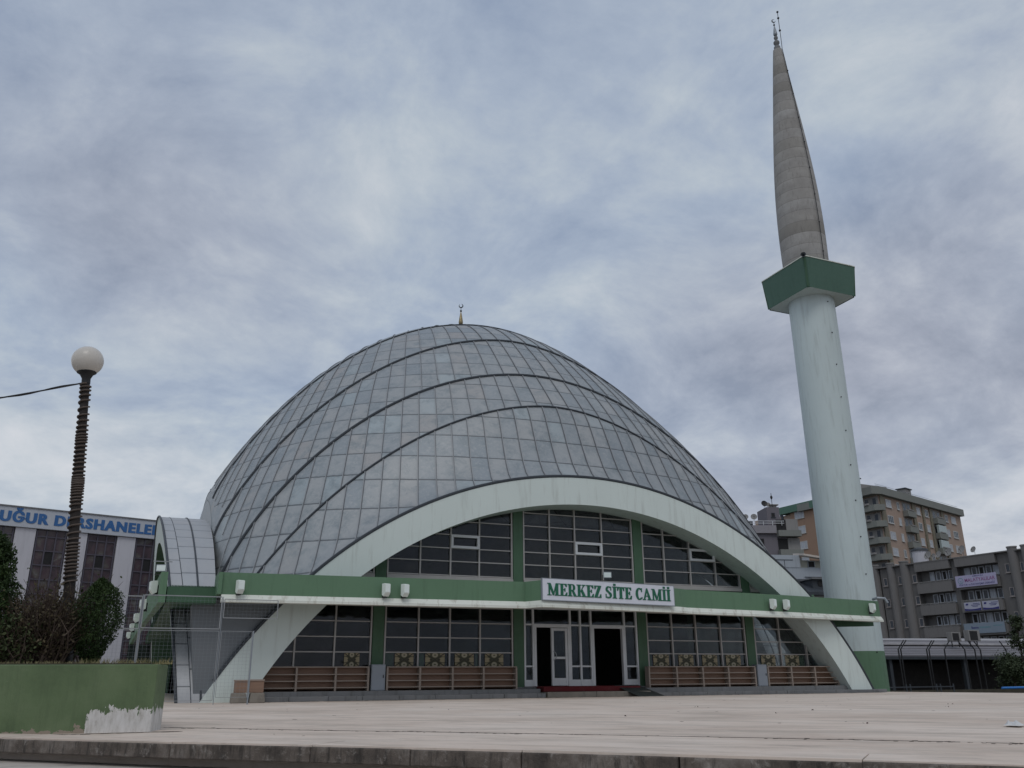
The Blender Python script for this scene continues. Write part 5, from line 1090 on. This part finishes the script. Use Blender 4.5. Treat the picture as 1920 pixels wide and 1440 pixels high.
for z1 in (14.45, 11.46, 8.45, 5.4):
    for a, b_ in ((-0.15, 0.5), (2.38, 2.95), (4.72, 5.4), (18.5, 19.1), (20.5, 20.95)):
        window(FO, ob_, a, z1 - 1.12, b_, z1, 0.03 if a not in (2.38,) else 0.03, 0, plain('tan_frame', (0.30, 0.27, 0.26), 0.5), M['wglass'], 0.08)
for bay, (a, b_) in enumerate(((5.5, 10.9), (11.75, 17.5))):
    for z in (14.75, 11.72, 8.75, 5.75):
        q = MB(); FO.box(q, a, z, b_, z + 1.30, -0.9, 0.45); pa_ = q.build('balcony_parapet', M['offpanel'], ob_)
        q = MB(); q.tube([FO.P(a, z + 1.52, .35), FO.P(b_, z + 1.52, .35)], 0.05, 5); q.bar(FO.P(a, z + 1.37, .35), FO.P(b_, z + 1.37, .35), .07, .05)
        for s in np.arange(a + .3, b_, 1.3): q.bar(FO.P(s, z + 1.3, .35), FO.P(s, z + 1.52, .35), .05)
        if z < 14: q.build('balcony_rail', M['recess'], pa_)
        n = 5; w = (b_ - a - 0.6) / n
        for k in range(n):
            s0 = a + .3 + k * w
            if (bay, k) in ((0, 0),): continue
            window(FO, ob_, s0 + .12, z - 1.42, s0 + w - .1, z - .12, -0.86, 0, M['curtain'], [M['wglass'], M['wdark'], M['wglass'], M['curtain']][(k + bay + int(z)) % 4], 0.14, False)
q = MB(); FO.box(q, -9, 15.9, 34, 16.06, -16, 0.5); q.build('roof_slab', M['offpanel'], ob_)
def banner(s0, s1, z0, z1, d, label, mat_, cat='banner'):
    o = thing('banner', label, cat, FO.P((s0 + s1) / 2, z0, d)); q = MB(); FO.box(q, s0, z0, s1, z1, d - 0.06, d); q.build('panel', mat_, o); q = MB()
    for z in (z0 + .2, z1 - .2): q.bar(FO.P(s0 + .3, z, d - .06), FO.P(s0 + .3, z, 0.4), .05); q.bar(FO.P(s1 - .3, z, d - .06), FO.P(s1 - .3, z, 0.4), .05)
    q.build('bracket', M['black'], o); return o
M['lilac'] = plain('lilac_banner', (0.40, 0.38, 0.54), 0.5, 0, 0.05); M['bwhite'] = plain('white_banner', (0.40, 0.41, 0.50), 0.5, 0, 0.05); M['navy'] = plain('navy_ink', (0.03, 0.03, 0.16), 0.5); M['purpleink'] = plain('purple_ink', (0.23, 0.07, 0.20), 0.5); M['teal'] = plain('teal_ink', (0.10, 0.24, 0.28), 0.5); M['ltblue'] = plain('light_blue_sign', (0.20, 0.25, 0.31), 0.5, 0, 0.06)
o = banner(11.63, 17.4, 12.0, 13.5, 0.62, 'long lilac banner with purple capitals and round emblem on the grey office block', M['lilac'])
text_on(FO, "MALATYALILAR", 12.95, 17.2, 12.62, 13.10, 0.63, M['purpleink'], 'headline', o, 0.010); text_on(FO, "SAMSUN İLİ", 14.1, 15.6, 13.22, 13.42, 0.63, M['navy'], 'top_line', o, 0.008); text_on(FO, "KÜLTÜR ve DAYANIŞMA DERNEĞİ", 12.1, 17.1, 12.16, 12.40, 0.63, M['navy'], 'bottom_line', o, 0.008)
q = MB(); c = FO.P(12.35, 12.83, .63)
for k in range(24):
    a0, a1 = 2 * math.pi * k / 24, 2 * math.pi * (k + 1) / 24; f = lambda a, r: FO.P(12.35 + r * math.cos(a), 12.83 + r * math.sin(a), .632); q.poly([f(a0, .40), f(a1, .40), f(a1, .33), f(a0, .33)])
q.poly([FO.P(12.13, 12.95, .634), FO.P(12.42, 12.72, .634), FO.P(12.60, 12.98, .634), FO.P(12.40, 12.58, .634)]); q.build('emblem', M['teal'], o, fixn=False)
for s0, s1, lab in ((12.2, 14.55, 'white banner with navy wavy foot, left one of two on the office balcony'), (14.78, 17.0, 'white banner with navy wavy foot, right one of two on the office balcony')):
    o = banner(s0, s1, 8.9, 10.0, 0.55, lab, M['bwhite']); q = MB(); n = 16
    pts = [FO.P(s0 + .02, 8.92, .556), FO.P(s1 - .02, 8.92, .556)] + [FO.P(s1 - .02 - (s1 - s0 - .04) * k / n, 9.22 - .12 * math.sin(math.pi * k / n), .556) for k in range(n + 1)]; q.prism(pts, FO.n * 0.006); q.build('wave_foot', M['navy'], o)
    for z, a, b_ in ((9.74, .55, .95), (9.56, .42, .92), (9.40, .5, .8)):
        q = MB(); s = s0 + (s1 - s0) * a
        while s < s0 + (s1 - s0) * b_: FO.box(q, s, z, s + .11, z + .10, .551, .558); s += .16
        q.build('text_line', M['navy'], o)
    q = MB(); q.prism([FO.P(s0 + .2, 9.62, .552), FO.P(s0 + .55, 9.62, .552), FO.P(s0 + .62, 9.84, .552), FO.P(s0 + .3, 9.86, .552)], FO.n * .006); q.build('logo', M['navy'], o)
o = banner(11.68, 17.3, 6.0, 7.3, 0.62, 'light blue sign panel at the lowest balcony of the grey office block', M['ltblue'], 'sign'); q = MB()
for k in range(6): FO.box(q, 12.75 + k * .17, 6.62, 12.87 + k * .17, 6.80 + (.12 if k == 0 else 0), .621, .628)
q.build('dark_word', M['navy'], o); q = MB()
for k in range(9): FO.box(q, 13.9 + k * .17, 6.65, 14.01 + k * .17, 6.82, .621, .628)
FO.box(q, 15.8, 6.85, 17.0, 6.93, .621, .628); q.build('teal_word', M['teal'], o)
for k, (s, z, r) in enumerate(((6.2, 17.15, .62), (7.0, 17.0, .36), (7.9, 17.1, .50), (9.5, 17.2, .60), (11.5, 17.3, .60), (13.2, 17.1, .45))):
    dish(FO.P(s, z, -2.2), r, FO.n + FO.d * -.2 + Vector((0, 0, .4)), ['large satellite dish on the office roof beside the round tank', 'smallest satellite dish on the office roof', 'satellite dish third from the round tank on the office roof', 'large satellite dish near the middle of the office roof', 'satellite dish above the gap between the two office bays', 'satellite dish above the lilac banner on the office roof'][k], 'satellite dishes on the office roof')
tk = thing('roof_tank', 'round pale water tank with dark lid on the grey office roof', 'water tank', FO.P(3.6, 16.06, -4)); q = MB(); q.lathe([(1.05, 16.06), (1.05, 18.2)], FO.P(3.6, 0, -4), 24); q.build('drum', M['lbwhite'], tk, smooth=True); q = MB(); q.lathe([(1.22, 18.2), (1.15, 18.5), (.3, 18.75)], FO.P(3.6, 0, -4), 24); q.build('lid', M['darklead'], tk, smooth=True)
# roof edge of a further building
FX = Face((122, 82), (124, 62)); xb = thing('apartment_block', 'pale roofline with chimneys showing just above the office block at right', 'building', FX.P(10, -0.8)); q = MB(); FX.box(q, -0.5, -0.8, 30, 20.6, -10, 0); q.build('wall', M['recess'], xb); q = MB(); FX.box(q, -0.7, 20.61, 30, 21.0, -10.3, .3); q.build('roof_edge', M['olive'], xb)
for s, w in ((1.0, 1.2), (8.5, 1.6)): q = MB(); FX.box(q, s, 21.0, s + w, 22.0, -3, -2); ch = q.build('chimney', M['recess'], xb); q = MB(); FX.box(q, s - .2, 22.01, s + w + .2, 22.2, -3.2, -1.8); q.build('chimney_cap', M['darklead'], ch)

# ---- low market hall on the right with barbed posts, rail, pipe
mk = thing('market_hall', 'long low hall with pale sloping sheet roof and dark open front at right', 'building', (62, 54, -0.8))
def sheet():
    mt, N, L, b = nodes('sheet_roof'); co = objco(N); w = N.new('ShaderNodeTexWave'); L.new(co, w.inputs['Vector']); w.inputs['Scale'].default_value = 1.6; w.bands_direction = 'X'
    n = noise(N, L, co, 0.8, 5, 0.65); c = ramp(N, L, n, [(0.3, (0.27, 0.265, 0.28)), (0.7, (0.42, 0.41, 0.42))]); L.new(c, b.inputs['Base Color']); b.inputs['Roughness'].default_value = 0.6; bump(N, L, b, w.outputs[0], 0.3, 0.03); return mt
M['sheet'] = sheet(); M['sheetgrey'] = paint('grey_sheet', (0.16, 0.155, 0.17), 0.7, 0.15, 0.8, True, (0.08, 0.08, 0.09), 0.5)
q = MB(); q.hexa([(44, 52.0, 2.10), (92, 48.6, 2.10), (92, 56, 3.55), (44, 57, 3.35), (44, 52.0, 2.22), (92, 48.6, 2.22), (92, 56, 3.75), (44, 57, 3.5)]); q.build('lower_roof', M['sheetgrey'], mk)
q = MB(); q.hexa([(44, 55.0, 3.1), (92, 53.6, 3.2), (92, 62, 4.15), (44, 62, 3.75), (44, 55.0, 3.2), (92, 53.6, 3.3), (92, 62, 4.28), (44, 62, 3.85)]); q.build('upper_roof', M['sheet'], mk)
q = MB(); q.box(44, 57.2, -0.8, 92, 60, 3.2); q.build('back_wall', M['dark'], mk); q = MB(); q.bar((44, 51.9, 2.02), (92, 48.5, 2.02), .12, .22); q.build('gutter', M['darklead'], mk)  # back wall coloured dark to paint the shade under the roof
for x in (46, 53, 60.2, 69, 78, 86): q = MB(); y = 52.1 - (x - 44) * .07; q.box(x, y, -0.8, x + .28, y + .28, 2.1); q.build('post', M['darklead'], mk)
q = MB(); q.box(44, 53.6, -0.8, 92, 53.7, 1.7); q.build('dark_shade_sheet', plain('dark_shade_sheet', (0.022, 0.020, 0.019), 0.9), mk)  # dark sheet added to stand for the shade under the hall roof
FB2 = [(52.52, 1, 1), (52.75, 1, 0), (55.22, 1, 1), (55.45, 1, 0), (56.95, 1, 1), (58.97, -1, 1), (59.98, -1, 1), (60.55, -1, 1), (63.2, -1, 1), (65.9, -1, 1)]
for k, (x, s_, f_) in enumerate(FB2):
    y = 50.0 - (x - 52) * .05; m1 = MB(); m1.bar((x, y, -0.8), (x, y, 2.62), .07); m1.bar((x, y, 2.60), (x + s_ * .62, y - .05, 3.25), .06)
    tag(m1.build('fence_post', M['black']), 'dark steel fence post with its top bent %s carrying barbed wire' % ('to the right' if s_ > 0 else 'to the left'), 'fence post', 'bent posts bending %s in front of the market hall' % ('right' if s_ > 0 else 'left'))
bw = MB()
for k, z in enumerate((2.30, 2.45, 2.62)): bw.tube([(50, 50.12, z), (92, 48.0, z + .25)], 0.012, 4)
for k, t in enumerate((.35, .7, 1.0)): bw.tube([(50, 50.1, 2.62 + .6 * t), (58, 49.7, 2.64 + .6 * t), (59, 49.65, 2.64 + .6 * t), (92, 48.0, 2.95 + .6 * t)], 0.012, 4)
tag(bw.build('barbed_wire', M['black']), 'strands of barbed wire strung along the bent fence posts at right', 'barbed wire')
rl = thing('low_rail', 'low grey tubular rail at the far edge of the plaza right of the minaret', 'railing', (44, 39.5, -0.8)); q = MB(); q.bar((37, 40, 0.06), (45.6, 39.6, 0.08), .06, .06); q.build('top_rail', M['darklead'], rl)
for x in (38.2, 42.0, 42.3, 44.3, 44.6, 45.6): q = MB(); q.bar((x, 40 - (x - 37) * .045, -.8), (x, 40 - (x - 37) * .045, .24), .06); q.build('post', M['darklead'], rl)
q = MB(); q.box(31.9, 40.3, -0.8, 62, 40.6, -0.12); tag(q.build('low_wall', M['soil']), 'low dark earth bank along the far right edge of the plaza', 'low wall')
q = MB(); q.tube([(49.9, 39.8, -0.05), (60, 38.9, .03)], .07, 10); tag(q.build('blue_pipe', plain('blue_plastic', (0.02, 0.16, 0.48), 0.4), smooth=True), 'bright blue plastic pipe lying at the far right edge of the plaza', 'pipe')
def ac(x, y, z, s, label):
    o = thing('air_conditioner', label, 'air conditioner', (x, y, z)); q = MB(); q.box(x - .62 * s, y, z, x + .62 * s, y + .5, z + .85 * s); q.build('casing', M['recess'], o, bevel=.02); q = MB(); q.box(x - .50 * s, y - .012, z + .08, x + .34 * s, y - .002, z + .77 * s); q.build('grille', M['wdark'], o)
    q = MB(); q.bar((x - .4, y + .2, z - .45), (x - .4, y + .2, z), .06); q.bar((x + .4, y + .2, z - .45), (x + .4, y + .2, z), .06); q.build('stand', M['black'], o)
ac(62.5, 53.2, 3.38, .85, 'left grey outdoor unit with hoses on the market hall roof'); ac(64.6, 53.2, 3.42, 1.05, 'right taller outdoor unit with dark grille on the market hall roof')
def tree(label, c, r, h, n, seed, mat_, size, name='tree'):
    rng = random.Random(seed); o = thing(name, label, 'tree', c); c = Vector(c); t = MB(); t.tube([c, c + Vector((.05, 0, h * .4)), c + Vector((0, 0, h * .95))], [.11, .08, .02], 7)
    cl = []
    for k in range(22):
        f = rng.uniform(.32, 1.0); a = rng.random() * 6.28; rr = r * rng.uniform(.3, 1) * (1.15 - .75 * f); e = c + Vector((rr * math.cos(a), rr * math.sin(a), h * f)); t.tube([c + Vector((0, 0, h * f * .75)), e], [.035, .01], 4); cl.append((e, r * rng.uniform(.22, .42)))
    t.build('trunk', M['bark'], o); q = MB()
    for _ in range(n):
        e, rr = rng.choice(cl); leafq(q, e + Vector((rng.gauss(0, .5), rng.gauss(0, .5), rng.gauss(0, .45))) * rr, size * rng.uniform(.6, 1.5), rng, 1.8)
    q.build('crown', mat_, o, fixn=False)
M['farleaf'] = leafmat('far_leaf', (0.020, 0.030, 0.016), (0.036, 0.052, 0.025), (0.062, 0.080, 0.042))
tree('small leafy green tree standing against the grey office block at right', (62.3, 47.5, -0.8), 1.05, 5.6, 3600, 31, M['farleaf'], .17)
tree('dark bushy tree low in front of the hall at the right edge of the picture', (55.2, 43, -0.8), 1.7, 2.6, 4200, 32, M['farleaf'], .16, 'bushy_tree')
